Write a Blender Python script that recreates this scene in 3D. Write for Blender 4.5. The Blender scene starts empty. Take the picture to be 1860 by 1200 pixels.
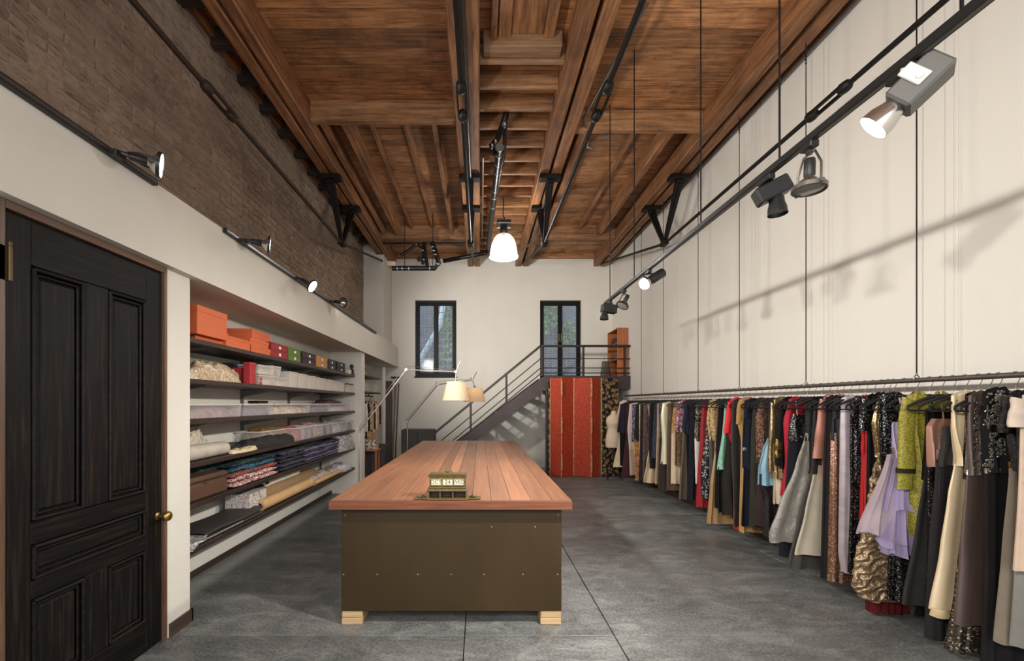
import bpy, math, random
from mathutils import Vector, Matrix, noise, Euler

# ------------------------------------------------------------------ camera, world, large lights, exposure
SC = bpy.context.scene
COL = SC.collection
F, PX, PY, EYE = 800.0, 872.0, 733.0, 1.5        # focal length in px of the 1860 px frame, vanishing point, eye height
cam_d = bpy.data.cameras.new('camera'); cam = bpy.data.objects.new('camera', cam_d); COL.objects.link(cam)
cam.location = (0, 0, EYE); cam.rotation_euler = (math.pi/2, 0, 0)
cam_d.sensor_fit = 'HORIZONTAL'; cam_d.sensor_width = 36.0; cam_d.lens = 36.0*F/1860
cam_d.shift_x = (930-PX)/1860; cam_d.shift_y = (PY-600)/1860
cam_d.clip_start = 0.05; cam_d.clip_end = 200
SC.camera = cam

W = bpy.data.worlds.new('world'); SC.world = W; W.use_nodes = True
W.node_tree.nodes['Background'].inputs[0].default_value = (0.62, 0.74, 0.95, 1)
W.node_tree.nodes['Background'].inputs[1].default_value = 1.1

def area(name, loc, rot, sx, sy, power, col):
    l = bpy.data.lights.new(name, 'AREA'); l.shape = 'RECTANGLE'; l.size = sx; l.size_y = sy; l.energy = power; l.color = col
    o = bpy.data.objects.new(name, l); COL.objects.link(o); o.location = loc; o.rotation_euler = rot
    return o
# added fill light across the unseen street side behind the camera
area('street_side_fill', (0.5, -3.05, 2.35), (math.radians(90), 0, 0), 4.6, 3.4, 80, (1.0, 0.98, 0.95))

VS = SC.view_settings
VS.view_transform = 'Standard'; VS.look = 'None'; VS.gamma = 1.0; VS.use_curve_mapping = False
VS.exposure = 1.2
SC.cycles.max_bounces = 8; SC.cycles.diffuse_bounces = 4; SC.cycles.glossy_bounces = 3
SC.cycles.transparent_max_bounces = 12; SC.cycles.transmission_bounces = 4
SC.cycles.sample_clamp_indirect = 4.0
SC.cycles.caustics_reflective = False; SC.cycles.caustics_refractive = False

RND = random.Random(7)
def P(px, py, d): return Vector(((px-PX)*d/F, d, EYE+(PY-py)*d/F))
def dx(px, X): return F*X/(px-PX)                 # depth at which a point of the plane X shows at column px
def dz(py, Z): return F*(Z-EYE)/(PY-py)
def zx(py, d): return EYE+(PY-py)*d/F
def xx(px, d): return (px-PX)*d/F

# ------------------------------------------------------------------ mesh builder
class MB:
    def __init__(s): s.v = []; s.f = []
    def box(s, x0, x1, y0, y1, z0, z1):
        b = len(s.v)
        s.v += [(x0,y0,z0),(x1,y0,z0),(x1,y1,z0),(x0,y1,z0),(x0,y0,z1),(x1,y0,z1),(x1,y1,z1),(x0,y1,z1)]
        s.f += [tuple(b+i for i in q) for q in ((0,3,2,1),(4,5,6,7),(0,1,5,4),(1,2,6,5),(2,3,7,6),(3,0,4,7))]
        return s
    def bevbox(s, x0, x1, y0, y1, z0, z1, c):
        # box with chamfered edges
        c = min(c, (x1-x0)*.45, (y1-y0)*.45, (z1-z0)*.45)
        b = len(s.v); idx = {}
        X = (x0, x1); Y = (y0, y1); Z = (z0, z1)
        for i in (0,1):
            for j in (0,1):
                for k in (0,1):
                    sx = c*(1-2*i); sy = c*(1-2*j); sz = c*(1-2*k)
                    for a, p in enumerate(((X[i], Y[j]+sy, Z[k]+sz), (X[i]+sx, Y[j], Z[k]+sz), (X[i]+sx, Y[j]+sy, Z[k]))):
                        idx[i,j,k,a] = len(s.v); s.v.append(p)
        g = lambda *k: idx[k]
        s.f += [(g(0,0,0,0),g(0,0,1,0),g(0,1,1,0),g(0,1,0,0)), (g(1,0,0,0),g(1,1,0,0),g(1,1,1,0),g(1,0,1,0)),
                (g(0,0,0,1),g(1,0,0,1),g(1,0,1,1),g(0,0,1,1)), (g(0,1,0,1),g(0,1,1,1),g(1,1,1,1),g(1,1,0,1)),
                (g(0,0,0,2),g(0,1,0,2),g(1,1,0,2),g(1,0,0,2)), (g(0,0,1,2),g(1,0,1,2),g(1,1,1,2),g(0,1,1,2))]
        for j in (0,1):
            for k in (0,1): s.f.append((g(0,j,k,1),g(1,j,k,1),g(1,j,k,2),g(0,j,k,2)))
        for i in (0,1):
            for k in (0,1): s.f.append((g(i,0,k,0),g(i,1,k,0),g(i,1,k,2),g(i,0,k,2)))
        for i in (0,1):
            for j in (0,1): s.f.append((g(i,j,0,0),g(i,j,1,0),g(i,j,1,1),g(i,j,0,1)))
        for i in (0,1):
            for j in (0,1):
                for k in (0,1): s.f.append((g(i,j,k,0),g(i,j,k,1),g(i,j,k,2)))
        return s
    def xf(s, n0, M):
        for i in range(n0, len(s.v)): s.v[i] = tuple(M @ Vector(s.v[i]))
        return s
    def obox(s, c, h, M, bev=0):
        n0 = len(s.v)
        if bev: s.bevbox(-h[0],h[0],-h[1],h[1],-h[2],h[2],bev)
        else: s.box(-h[0],h[0],-h[1],h[1],-h[2],h[2])
        return s.xf(n0, Matrix.Translation(c) @ M.to_4x4())
    def bar(s, a, b, w, h=None, w2=None, h2=None, up=Vector((0,0,1))):
        # tapered bar between two points
        a = Vector(a); b = Vector(b); h = h or w; w2 = w2 or w; h2 = h2 or h
        t = (b-a).normalized(); u = up if abs(t.dot(up)) < .98 else Vector((0,1,0))
        r = t.cross(u).normalized(); u = r.cross(t)
        n = len(s.v)
        for p, ww, hh in ((a,w,h),(b,w2,h2)):
            for i, j in ((-1,-1),(1,-1),(1,1),(-1,1)): s.v.append(tuple(p+r*(i*ww/2)+u*(j*hh/2)))
        s.f += [tuple(n+i for i in q) for q in ((0,1,2,3),(7,6,5,4),(0,4,5,1),(1,5,6,2),(2,6,7,3),(3,7,4,0))]
        return s
    def tube(s, pts, r, n=8, caps=True):
        pts = [Vector(p) for p in pts]; R = r if isinstance(r, (list, tuple)) else [r]*len(pts)
        base = len(s.v); pr = None
        for i, p in enumerate(pts):
            t = (pts[min(i+1,len(pts)-1)]-pts[max(i-1,0)]).normalized()
            if pr is None:
                u = Vector((0,0,1)) if abs(t.z) < .9 else Vector((0,1,0)); pr = t.cross(u).normalized()
            pr = (pr - t*pr.dot(t)).normalized(); q = t.cross(pr)
            for k in range(n):
                a = 2*math.pi*k/n; s.v.append(tuple(p+(pr*math.cos(a)+q*math.sin(a))*R[i]))
        for i in range(len(pts)-1):
            for k in range(n):
                a = base+i*n+k; b = base+i*n+(k+1)%n; s.f.append((a,b,b+n,a+n))
        if caps:
            s.f.append(tuple(base+k for k in range(n))[::-1]); e = base+(len(pts)-1)*n; s.f.append(tuple(e+k for k in range(n)))
        return s
    def lathe(s, prof, n=20, M=None, caps=True):
        base = len(s.v)
        for r, z in prof:
            for k in range(n):
                a = 2*math.pi*k/n; s.v.append((r*math.cos(a), r*math.sin(a), z))
        for i in range(len(prof)-1):
            for k in range(n):
                a = base+i*n+k; b = base+i*n+(k+1)%n; s.f.append((a,b,b+n,a+n))
        if caps:
            if prof[0][0] > 1e-4: s.f.append(tuple(base+k for k in range(n))[::-1])
            if prof[-1][0] > 1e-4: e = base+(len(prof)-1)*n; s.f.append(tuple(e+k for k in range(n)))
        if M is not None: s.xf(base, M)
        return s
    def prism(s, poly, axis, a, b):
        # poly in the two other axes, extruded from a to b along axis
        n = len(poly); base = len(s.v)
        for t in (a, b):
            for p, q in poly:
                s.v.append({'x':(t,p,q),'y':(p,t,q),'z':(p,q,t)}[axis])
        s.f.append(tuple(range(base, base+n))); s.f.append(tuple(range(base+2*n-1, base+n-1, -1)))
        for i in range(n):
            j = (i+1) % n; s.f.append((base+i, base+n+i, base+n+j, base+j))
        return s
    def grid(s, fn, nu, nv, wrapu=False):
        base = len(s.v)
        for j in range(nv+1):
            for i in range(nu if wrapu else nu+1): s.v.append(tuple(fn(i/nu, j/nv)))
        w = nu if wrapu else nu+1
        for j in range(nv):
            for i in range(nu):
                a = base+j*w+i; b = base+j*w+(i+1) % w; s.f.append((a, b, b+w, a+w))
        return s
    def mesh(s, name, mat, smooth=None):
        me = bpy.data.meshes.new(name); me.from_pydata(s.v, [], s.f); me.update()
        if mat: me.materials.append(mat)
        if smooth is not None:
            me.shade_smooth()
            if smooth < 180: me.set_sharp_from_angle(angle=math.radians(smooth))
        return me
    def build(s, name, mat, parent=None, smooth=None, fix=False, kind=None, label=None):
        # fix: vertices are in world space and the (unrotated) parent stands at its own location
        if parent is not None and not fix:
            o = parent.get('_w')
            if o is not None:
                off = Vector(o); s.v = [tuple(Vector(v)-off) for v in s.v]
        if fix and fix is not True: pass
        ob = bpy.data.objects.new(name, s.mesh(name, mat, smooth)); COL.objects.link(ob)
        if parent is not None: ob.parent = parent
        if kind: ob['kind'] = kind
        if label: ob['label'] = label
        return ob

def thing(name, label, cat, loc=(0,0,0), group=None, rz=0.0, world=True):
    """an Empty at the base of a thing; with world=True its parts are given in world coordinates"""
    o = bpy.data.objects.new(name, None); COL.objects.link(o); o.location = loc; o.rotation_euler = (0,0,rz)
    o.empty_display_size = .1
    if label: o['label'] = label; o['category'] = cat
    if group: o['group'] = group
    if world: o['_w'] = list(loc)
    return o
def one(mb, name, label, cat, mat, loc=None, group=None, smooth=None):
    """a thing that is a single mesh; vertices in world space, origin moved to loc"""
    if loc is not None:
        off = Vector(loc); mb.v = [tuple(Vector(v)-off) for v in mb.v]
    ob = mb.build(name, mat, None, smooth)
    if loc is not None: ob.location = loc
    ob['label'] = label; ob['category'] = cat
    if group: ob['group'] = group
    return ob
def struct(mb, name, mat, parent=None, smooth=None, label=None):
    ob = mb.build(name, mat, parent, smooth)
    if parent is None: ob['kind'] = 'structure'
    if label: ob['label'] = label
    return ob
def sgroup(name, loc=(0,0,0), label=None):
    o = bpy.data.objects.new(name, None); COL.objects.link(o); o.location = loc; o['kind'] = 'structure'; o['_w'] = list(loc)
    if label: o['label'] = label
    return o
def toward(d, up=Vector((0,0,1))):
    """rotation taking +Z to direction d"""
    d = Vector(d).normalized(); return Vector((0,0,1)).rotation_difference(d).to_matrix()
def TM(loc, d): return Matrix.Translation(loc) @ toward(d).to_4x4()

# ------------------------------------------------------------------ materials
def srgb(r, g, b):
    f = lambda c: (c/255/12.92 if c/255 <= .04045 else ((c/255+.055)/1.055)**2.4)
    return (f(r), f(g), f(b))
MC = {}
class N:
    def __init__(s, name):
        s.m = bpy.data.materials.new(name); s.m.use_nodes = True; s.t = s.m.node_tree; s.b = s.t.nodes['Principled BSDF']
        s.out = s.t.nodes['Material Output']
    def n(s, typ, **kw):
        x = s.t.nodes.new(typ)
        for k, v in kw.items(): setattr(x, k, v)
        return x
    def l(s, a, b): s.t.links.new(a, b)
    def coord(s, stretch=(1,1,1), out='Object', rot=(0,0,0)):
        c = s.n('ShaderNodeTexCoord'); m = s.n('ShaderNodeMapping'); m.inputs['Scale'].default_value = stretch; m.inputs['Rotation'].default_value = rot
        s.l(c.outputs[out], m.inputs['Vector']); return m.outputs[0]
    def noise(s, vec, scale, detail=4, rough=.55, dist=0):
        x = s.n('ShaderNodeTexNoise'); s.l(vec, x.inputs['Vector']); x.inputs['Scale'].default_value = scale
        x.inputs['Detail'].default_value = detail; x.inputs['Roughness'].default_value = rough; x.inputs['Distortion'].default_value = dist
        return x.outputs[0]
    def ramp(s, fac, stops):
        r = s.n('ShaderNodeValToRGB'); e = r.color_ramp.elements
        while len(e) < len(stops): e.new(.5)
        for i, (p, c) in enumerate(stops):
            e[i].position = p; e[i].color = (*c, 1) if len(c) == 3 else c
        s.l(fac, r.inputs[0]); return r.outputs[0]
    def mix(s, fac, a, b, mode='MIX'):
        x = s.n('ShaderNodeMix', data_type='RGBA', blend_type=mode)
        for sock, v in ((x.inputs[0], fac), (x.inputs[6], a), (x.inputs[7], b)):
            if hasattr(v, 'links') or isinstance(v, bpy.types.NodeSocket): s.l(v, sock)
            else: sock.default_value = v if not isinstance(v, tuple) or len(v) == 4 else (*v, 1)
        return x.outputs[2]
    def math(s, op, a, b=0.0):
        x = s.n('ShaderNodeMath', operation=op)
        for i, v in enumerate((a, b)):
            if isinstance(v, bpy.types.NodeSocket): s.l(v, x.inputs[i])
            else: x.inputs[i].default_value = v
        return x.outputs[0]
    def bump(s, h, strength=.3, dist=.01):
        b = s.n('ShaderNodeBump'); b.inputs['Strength'].default_value = strength; b.inputs['Distance'].default_value = dist
        s.l(h, b.inputs['Height']); s.l(b.outputs[0], s.b.inputs['Normal'])
    def rand(s): return s.n('ShaderNodeObjectInfo').outputs['Random']
    def set(s, **kw):
        for k, v in kw.items(): s.b.inputs[k].default_value = v
        return s
def c4(c): return (*c, 1)
def sc(c, k): return tuple(min(1, x*k) for x in c)

def plain(name, col, rough=.6, metal=0, var=.12, scale=6, bump=0, bscale=60, bdist=.004, stretch=(1,1,1), sheen=0, coat=0, randv=0, spec=.5):
    if name in MC: return MC[name]
    m = N(name); v = m.coord(stretch)
    f = m.noise(v, scale, 5)
    c = m.ramp(f, [(.25, sc(col, 1-var)), (.75, sc(col, 1+var))])
    if randv:
        r = m.math('ADD', m.math('MULTIPLY', m.rand(), 2*randv), 1-randv)
        hsv = m.n('ShaderNodeHueSaturation'); m.l(c, hsv.inputs['Color']); m.l(r, hsv.inputs['Value']); c = hsv.outputs[0]
    m.l(c, m.b.inputs['Base Color'])
    m.set(Roughness=rough, Metallic=metal); m.b.inputs['Specular IOR Level'].default_value = spec
    if sheen: m.set(**{'Sheen Weight': sheen, 'Sheen Roughness': .4})
    if coat: m.set(**{'Coat Weight': coat, 'Coat Roughness': .15})
    if bump: m.bump(m.noise(v, bscale, 3), bump, bdist)
    MC[name] = m.m; return m.m

def wood(name, dark, mid, light, axis='y', rough=.6, scale=1.0, randv=.25, bump=.25, stain=0, coat=0, grain=14, spec=.5):
    if name in MC: return MC[name]
    m = N(name)
    st = {'x': (.9, grain, grain), 'y': (grain, .9, grain), 'z': (grain, grain, .9)}[axis]
    v0 = m.coord((1,1,1)); 
    # shift the grain for each board
    rnd = m.rand(); off = m.n('ShaderNodeVectorMath', operation='SCALE'); off.inputs[0].default_value = (37, 53, 71); m.l(rnd, off.inputs['Scale'])
    add = m.n('ShaderNodeVectorMath', operation='ADD'); m.l(v0, add.inputs[0]); m.l(off.outputs[0], add.inputs[1])
    mp = m.n('ShaderNodeMapping'); mp.inputs['Scale'].default_value = tuple(x*scale for x in st); m.l(add.outputs[0], mp.inputs['Vector'])
    f1 = m.noise(mp.outputs[0], 2.6, 10, .7, .35)
    c = m.ramp(f1, [(.28, dark), (.5, mid), (.74, light)])
    f2 = m.noise(add.outputs[0], 2.6*scale, 7, .68, .5)
    c = m.mix(m.math('MULTIPLY', f2, .55), c, dark, 'MIX') if stain == 0 else m.mix(m.ramp(f2, [(.45, (0,0,0)), (.68, (stain,)*3)]), c, sc(dark, .35))
    r = m.math('ADD', m.math('MULTIPLY', rnd, 2*randv), 1-randv)
    hsv = m.n('ShaderNodeHueSaturation'); m.l(c, hsv.inputs['Color']); m.l(r, hsv.inputs['Value'])
    m.l(hsv.outputs[0], m.b.inputs['Base Color']); m.set(Roughness=rough); m.b.inputs['Specular IOR Level'].default_value = spec
    if coat: m.set(**{'Coat Weight': coat, 'Coat Roughness': .25})
    if bump: m.bump(f1, bump, .004)
    MC[name] = m.m; return m.m

def sequin(name, col, glint=None, scale=140, rough=.28, metal=.75, dark=.35):
    if name in MC: return MC[name]
    m = N(name); v = m.coord()
    vo = m.n('ShaderNodeTexVoronoi'); vo.inputs['Scale'].default_value = scale*1.5; m.l(v, vo.inputs['Vector'])
    sep = m.n('ShaderNodeSeparateColor'); m.l(vo.outputs['Color'], sep.inputs[0])
    g = glint or sc(col, 1.9)
    c = m.ramp(sep.outputs[0], [(.0, sc(col, dark)), (.55, col), (.86, col), (.95, g)])
    m.l(c, m.b.inputs['Base Color']); m.set(Roughness=rough, Metallic=metal)
    m.bump(sep.outputs[1], .8, .006)
    MC[name] = m.m; return m.m

def print_mat(name, cols, scale=30, rough=.7, kind='vor', stretch=(1,1,1), dist=1.0):
    """a printed / brocade cloth: several colours in blotches"""
    if name in MC: return MC[name]
    m = N(name); v = m.coord(stretch)
    if kind == 'vor':
        n1 = m.n('ShaderNodeTexVoronoi'); n1.inputs['Scale'].default_value = scale*1.7
        nd = m.n('ShaderNodeTexNoise'); nd.inputs['Scale'].default_value = scale*1.1; nd.inputs['Detail'].default_value = 4; m.l(v, nd.inputs['Vector'])
        sv = m.n('ShaderNodeVectorMath', operation='SCALE'); sv.inputs['Scale'].default_value = 1.6/scale; m.l(nd.outputs['Color'], sv.inputs[0])
        av = m.n('ShaderNodeVectorMath', operation='ADD'); m.l(v, av.inputs[0]); m.l(sv.outputs[0], av.inputs[1]); m.l(av.outputs[0], n1.inputs['Vector'])
        sep = m.n('ShaderNodeSeparateColor'); m.l(n1.outputs['Color'], sep.inputs[0]); f = sep.outputs[0]
    else: f = m.noise(v, scale*1.5, 6, .68, dist)
    k = len(cols); lo, hi = (.0, 1.0) if kind == 'vor' else (.3, .7)
    r = m.n('ShaderNodeValToRGB'); r.color_ramp.interpolation = 'CONSTANT' if kind == 'vor' else 'LINEAR'; e = r.color_ramp.elements
    while len(e) < k: e.new(.5)
    for i, c in enumerate(cols): e[i].position = lo+(hi-lo)*i/k; e[i].color = c4(c)
    m.l(f, r.inputs[0]); m.l(r.outputs[0], m.b.inputs['Base Color']); m.set(Roughness=rough); m.b.inputs['Specular IOR Level'].default_value = .25
    m.bump(f, .2, .003)
    MC[name] = m.m; return m.m

def clear(name, col, opacity=.3, rough=.15, var=.4):
    """thin see-through sheet: plastic, tulle, glass"""
    if name in MC: return MC[name]
    m = N(name); v = m.coord(); m.l(m.ramp(m.noise(v, 9, 4), [(.3, sc(col, 1-var)), (.7, sc(col, 1+var))]), m.b.inputs['Base Color'])
    m.set(Roughness=rough); m.bump(m.noise(v, 30, 3), .25, .004)
    tr = m.n('ShaderNodeBsdfTransparent'); mx = m.n('ShaderNodeMixShader'); mx.inputs[0].default_value = opacity
    m.l(tr.outputs[0], mx.inputs[1]); m.l(m.b.outputs[0], mx.inputs[2]); m.l(mx.outputs[0], m.out.inputs[0])
    MC[name] = m.m; return m.m
def emit(name, col, strength):
    if name in MC: return MC[name]
    m = N(name); m.set(**{'Emission Color': c4(col), 'Emission Strength': strength}); m.l(m.ramp(m.noise(m.coord(), 5), [(0, sc(col, .9)), (1, col)]), m.b.inputs['Base Color'])
    MC[name] = m.m; return m.m
# ------------------------------------------------------------------ the room
XS, XC, XW, XR = -1.94, -2.0, -2.53, 3.15          # bulkhead face, door / column face, brick wall, right wall
DB, ZD, ZB = 10.45, 5.04, 4.75                     # back wall, deck underside, girder underside
D0 = -3.2                                          # street wall behind the camera
ZS0, ZS1 = 2.363, 2.82

def plaster_mat(name, col, var=.05):
    m = N(name); v = m.coord()
    a = m.noise(v, 1.3, 6, .6); b = m.noise(m.coord((1,1,.25)), 3.5, 5, .6)
    c = m.mix(.5, m.ramp(a, [(.3, sc(col, 1-var)), (.7, sc(col, 1+var))]), m.ramp(b, [(.3, sc(col, 1-var)), (.7, sc(col, 1+var*.6))]))
    m.l(c, m.b.inputs['Base Color']); m.set(Roughness=.75); m.b.inputs['Specular IOR Level'].default_value = .25
    m.bump(m.noise(v, 40, 5, .6), .12, .004); MC[name] = m.m; return m.m
PLASTER = plaster_mat('white plaster', srgb(206, 200, 188))
PANELW = plaster_mat('white wall panel', srgb(214, 208, 197), .03)

def concrete():
    m = N('grey concrete'); v = m.coord()
    a = m.noise(v, .8, 10, .72, .6); b = m.noise(m.coord((1, 2.0, 1)), 2.6, 12, .76, 1.0); g = m.noise(v, 55, 4, .65)
    c1 = m.ramp(a, [(.36, srgb(66, 68, 68)), (.5, srgb(106, 107, 105)), (.64, srgb(156, 156, 151))])
    c2 = m.ramp(b, [(.36, srgb(52, 55, 55)), (.5, srgb(106, 107, 105)), (.66, srgb(172, 171, 165))])
    c = m.mix(.6, c1, c2); c = m.mix(.3, c, m.ramp(g, [(.34, srgb(48, 48, 47)), (.66, srgb(178, 177, 170))]))
    r = m.math('ADD', m.math('MULTIPLY', m.rand(), .22), .89)
    r = m.math('MULTIPLY', r, .8); hsv = m.n('ShaderNodeHueSaturation'); m.l(c, hsv.inputs['Color']); m.l(r, hsv.inputs['Value'])
    m.l(hsv.outputs[0], m.b.inputs['Base Color'])
    m.l(m.ramp(b, [(.3, (.28,)*3), (.7, (.55,)*3)]), m.b.inputs['Roughness'])
    m.bump(m.noise(v, 14, 8, .7), .12, .006); return m.m
CONC = concrete()
JOINT = plain('dark joint', srgb(62, 60, 57), .9)

fl = struct(MB().box(-2.75, 3.4, D0-.2, 10.7, -.12, -.012), 'floor', JOINT)
ybreaks = [D0]+[2.85+1.03*k for k in range(-5, 8)]+[DB+.02]
ybreaks = sorted(y for y in ybreaks if D0 <= y <= DB+.02)
for xa, xb in ((-2.6, -2.14), (-2.14, -.1), (-.1, .87), (.87, 2.87), (2.87, 3.2)):
    for ya, yb in zip(ybreaks, ybreaks[1:]):
        if yb-ya < .05: continue
        g = .0035
        b = MB().bevbox(xa+g, xb-g, ya+g, yb-g, -.06, RND.uniform(-.0012, .0008), .0015)
        b.build('slab', CONC, fl)

# brick wall on the left, above the bulkhead
def brick_mat():
    m = N('old brown brick'); v = m.coord(); r = m.rand()
    g = m.n('ShaderNodeNewGeometry'); rr = m.math('ADD', m.math('MULTIPLY', g.outputs['Random Per Island'], .5), m.math('MULTIPLY', r, .5))
    base = m.ramp(rr, [(.1, srgb(136, 113, 95)), (.35, srgb(160, 136, 116)), (.6, srgb(172, 148, 128)), (.78, srgb(180, 132, 108)), (.9, srgb(150, 129, 110))])
    gn = m.n('ShaderNodeTexCoord'); nz = m.n('ShaderNodeTexNoise'); nz.inputs['Scale'].default_value = 26; nz.inputs['Detail'].default_value = 7
    nz.inputs['Roughness'].default_value = .78; mpb = m.n('ShaderNodeMapping'); mpb.inputs['Scale'].default_value = (1, .5, 1.5); m.l(g.outputs['Position'], mpb.inputs['Vector']); m.l(mpb.outputs[0], nz.inputs['Vector'])
    big = m.n('ShaderNodeTexNoise'); big.inputs['Scale'].default_value = 1.4; big.inputs['Detail'].default_value = 5; m.l(g.outputs['Position'], big.inputs['Vector'])
    c = m.mix(m.ramp(nz.outputs[0], [(.52, (0,0,0)), (.68, (.9,)*3)]), base, srgb(186, 168, 148)); c = m.mix(m.ramp(nz.outputs[0], [(.33, (.9,)*3), (.47, (0,0,0))]), c, srgb(74, 58, 46))
    c = m.mix(m.ramp(big.outputs[0], [(.4, (0,0,0)), (.7, (.5,)*3)]), c, srgb(120, 98, 81))
    m.l(c, m.b.inputs['Base Color']); m.set(Roughness=.9); m.bump(nz.outputs[0], 1.0, .02); return m.m
BRICK = brick_mat()
MORTAR = plain('grey brown mortar', srgb(138, 123, 107), .95, var=.25, scale=12, bump=.5, bscale=50)
wl = struct(MB().box(XW-.25, XW-.005, D0-.2, DB+.2, -.1, 5.2), 'wall_left', MORTAR)
BH, BL = .073, .212
bricks = []
row = 0; z = ZS1-.15
while z < ZD+.02:
    y = 2.05-(BL/2 if row % 2 else 0)
    while y < 9.55:
        L = BL if (row % 6) else BL/2
        y1 = min(y+L-.011, 9.545)
        if y1-y > .04: bricks.append((y, y1, z, z+BH-.011))
        y += L
    z += BH; row += 1
def brick_px(b):
    yc = (b[0]+b[1])/2; zc = (b[2]+b[3])/2
    px = PX+XW*F/yc; py = PY-(zc-EYE)*F/yc
    return (BH*F/yc)*(BL*F*abs(XW)/yc**2) if -20 < px < 700 and -20 < py < 640 else -1
bricks.sort(key=brick_px, reverse=True)
bm_cache = {}
for i, (y0, y1, z0, z1) in enumerate(bricks[:300]):
    L = round(y1-y0, 3); k = (L, i % 5)
    if k not in bm_cache:
        q = random.Random(hash(k) & 255); mb = MB().bevbox(-.03, .004, -L/2, L/2, -(z1-z0)/2, (z1-z0)/2, .006)
        mb.v = [(a+q.uniform(-.003, .003), b+q.uniform(-.003, .003), c+q.uniform(-.0025, .0025)) for a, b, c in mb.v]
        bm_cache[k] = mb.mesh('brick', BRICK)
    o = bpy.data.objects.new('brick', bm_cache[k]); COL.objects.link(o); o.parent = wl
    o.location = (XW+RND.uniform(-.004, .003), (y0+y1)/2, (z0+z1)/2)
mb = MB()
for y0, y1, z0, z1 in bricks[300:]:
    j = RND.uniform(-.004, .004); mb.box(XW-.03, XW+.003+j, y0, y1, z0, z1)
mb.build('brickwork', BRICK, wl, kind='stuff')
# rest of the wall behind the camera
MB().box(XW-.03, XW, D0, 2.0, ZS1, ZD).build('brickwork_street_end', BRICK, wl, kind='stuff')

# plaster: bulkhead, columns, lower wall, pier
struct(MB().box(XW-.02, XS, D0, DB, ZS0, ZS1), 'wall_bulkhead', PLASTER)
struct(MB().box(XW-.02, XW+.02, 3.0, DB, 0, ZS0), 'wall_alcove', PLASTER)
struct(MB().box(XW, XC, 2.812, 3.036, 0, ZS0), 'wall_column', PLASTER)
struct(MB().box(XW, XC+.015, 7.37, 7.58, 0, ZS0), 'wall_column', PLASTER)
struct(MB().box(XW, XC, D0, 1.815, 0, ZS0), 'wall_street_side', PLASTER)
struct(MB().box(XW-.02, -2.09, 9.555, DB, ZS1, 4.738).box(XW-.02, -2.268, 9.555, DB, 4.738, 5.04), 'wall_pier', PLASTER)
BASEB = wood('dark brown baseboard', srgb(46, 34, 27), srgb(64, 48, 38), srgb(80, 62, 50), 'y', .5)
struct(MB().box(XC, XC+.014, 2.83, 3.05, 0, .085).box(XC-.2, XC+.014, 3.036, 3.05, 0, .085), 'baseboard_column', BASEB)
struct(MB().box(XR-.028, XR-.014, D0, DB, 0, .11), 'shade_strip_right', BASEB)  # added dark strip standing in for the shade below the garments
struct(MB().box(XC-.1, XC+.014, D0, 1.81, 0, .085), 'baseboard_street_side', BASEB)

# back wall with the two openings
WIN1 = (xx(754, DB), xx(829, DB), zx(684, DB), zx(545, DB))
WIN2 = (xx(981, DB), xx(1056, DB), 2.06, zx(545, DB))
mb = MB(); T = .28
xs = [-2.75, WIN1[0], WIN1[1], WIN2[0], WIN2[1], 3.4]
mb.box(xs[0], xs[1], DB, DB+T, -.1, 5.2); mb.box(xs[2], xs[3], DB, DB+T, -.1, 5.2); mb.box(xs[4], xs[5], DB, DB+T, -.1, 5.2)
for w in (WIN1, WIN2):
    mb.box(w[0], w[1], DB, DB+T, -.1, w[2]); mb.box(w[0], w[1], DB, DB+T, w[3], 5.2)
struct(mb, 'wall_back', PLASTER)

# right wall: tall white panels with narrow seams
wr = struct(MB().box(XR, XR+.2, D0-.2, DB+.2, -.1, 5.2), 'wall_right', PLASTER)
seams = [D0, -2.1, -1.1, -.1, .9, 1.9, 2.89, 3.87, 4.9, 5.92, 6.95, 7.97, 9.0, 9.95, DB]
for a, b in zip(seams, seams[1:]):
    MB().bevbox(XR-.014, XR+.01, a+.0006, b-.0006, 0, 5.06, .0015).build('panel', PANELW, wr)
# street wall behind the camera, two tall window openings
struct(MB().box(-2.75, -1.9, D0-.2, D0, -.1, 5.2).box(.2, .8, D0-.2, D0, -.1, 5.2).box(2.9, 3.4, D0-.2, D0, -.1, 5.2)
       .box(-2.75, 3.4, D0-.2, D0, -.1, .6).box(-2.75, 3.4, D0-.2, D0, 4.1, 5.2), 'wall_front', PLASTER)

# ------------------------------------------------------------------ ceiling
CD, CM, CL = srgb(70, 45, 27), srgb(162, 110, 68), srgb(204, 152, 104)
PLANK = wood('brown deck plank', CD, CM, CL, 'x', .55, 1.0, .34, .3, stain=.6)
PLANK2 = wood('narrow deck plank', srgb(66, 43, 26), srgb(156, 107, 67), srgb(200, 147, 100), 'x', .6, 1.2, .25, .3, stain=.6)
TIMB = wood('old timber', srgb(62, 40, 25), srgb(138, 92, 57), srgb(184, 132, 88), 'y', .6, .8, .12, .3, stain=.4)
TIMBX = wood('old cross timber', srgb(62, 42, 27), srgb(144, 100, 63), srgb(188, 138, 94), 'x', .6, .8, .15, .3, stain=.4)
PALEX = wood('pale cross timber', srgb(96, 68, 44), srgb(140, 104, 70), srgb(176, 138, 100), 'x', .65, .8, .1, .25)
ce = struct(MB().box(-2.75, 3.4, D0-.2, DB+.3, ZD+.035, ZD+.2), 'ceiling', wood('dark deck backing', (.002, .0015, .001), (.004, .003, .002), (.008, .006, .004), 'x'))
y = 3.28
while y < DB:
    wdt = .222 if y < 5.2 else .128
    y1 = min(y+wdt, DB)
    dzr = RND.uniform(-.005, .005)
    MB().box(-2.62, 3.2, y+.0045, y1-.0045, ZD+dzr, ZD+.034).build('plank', PLANK if wdt > .2 else PLANK2, ce)
    y = y1
MB().box(-2.6, 3.2, D0, 3.279, ZD, ZD+.05).build('deck_street_end', PLANK, ce)
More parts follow.
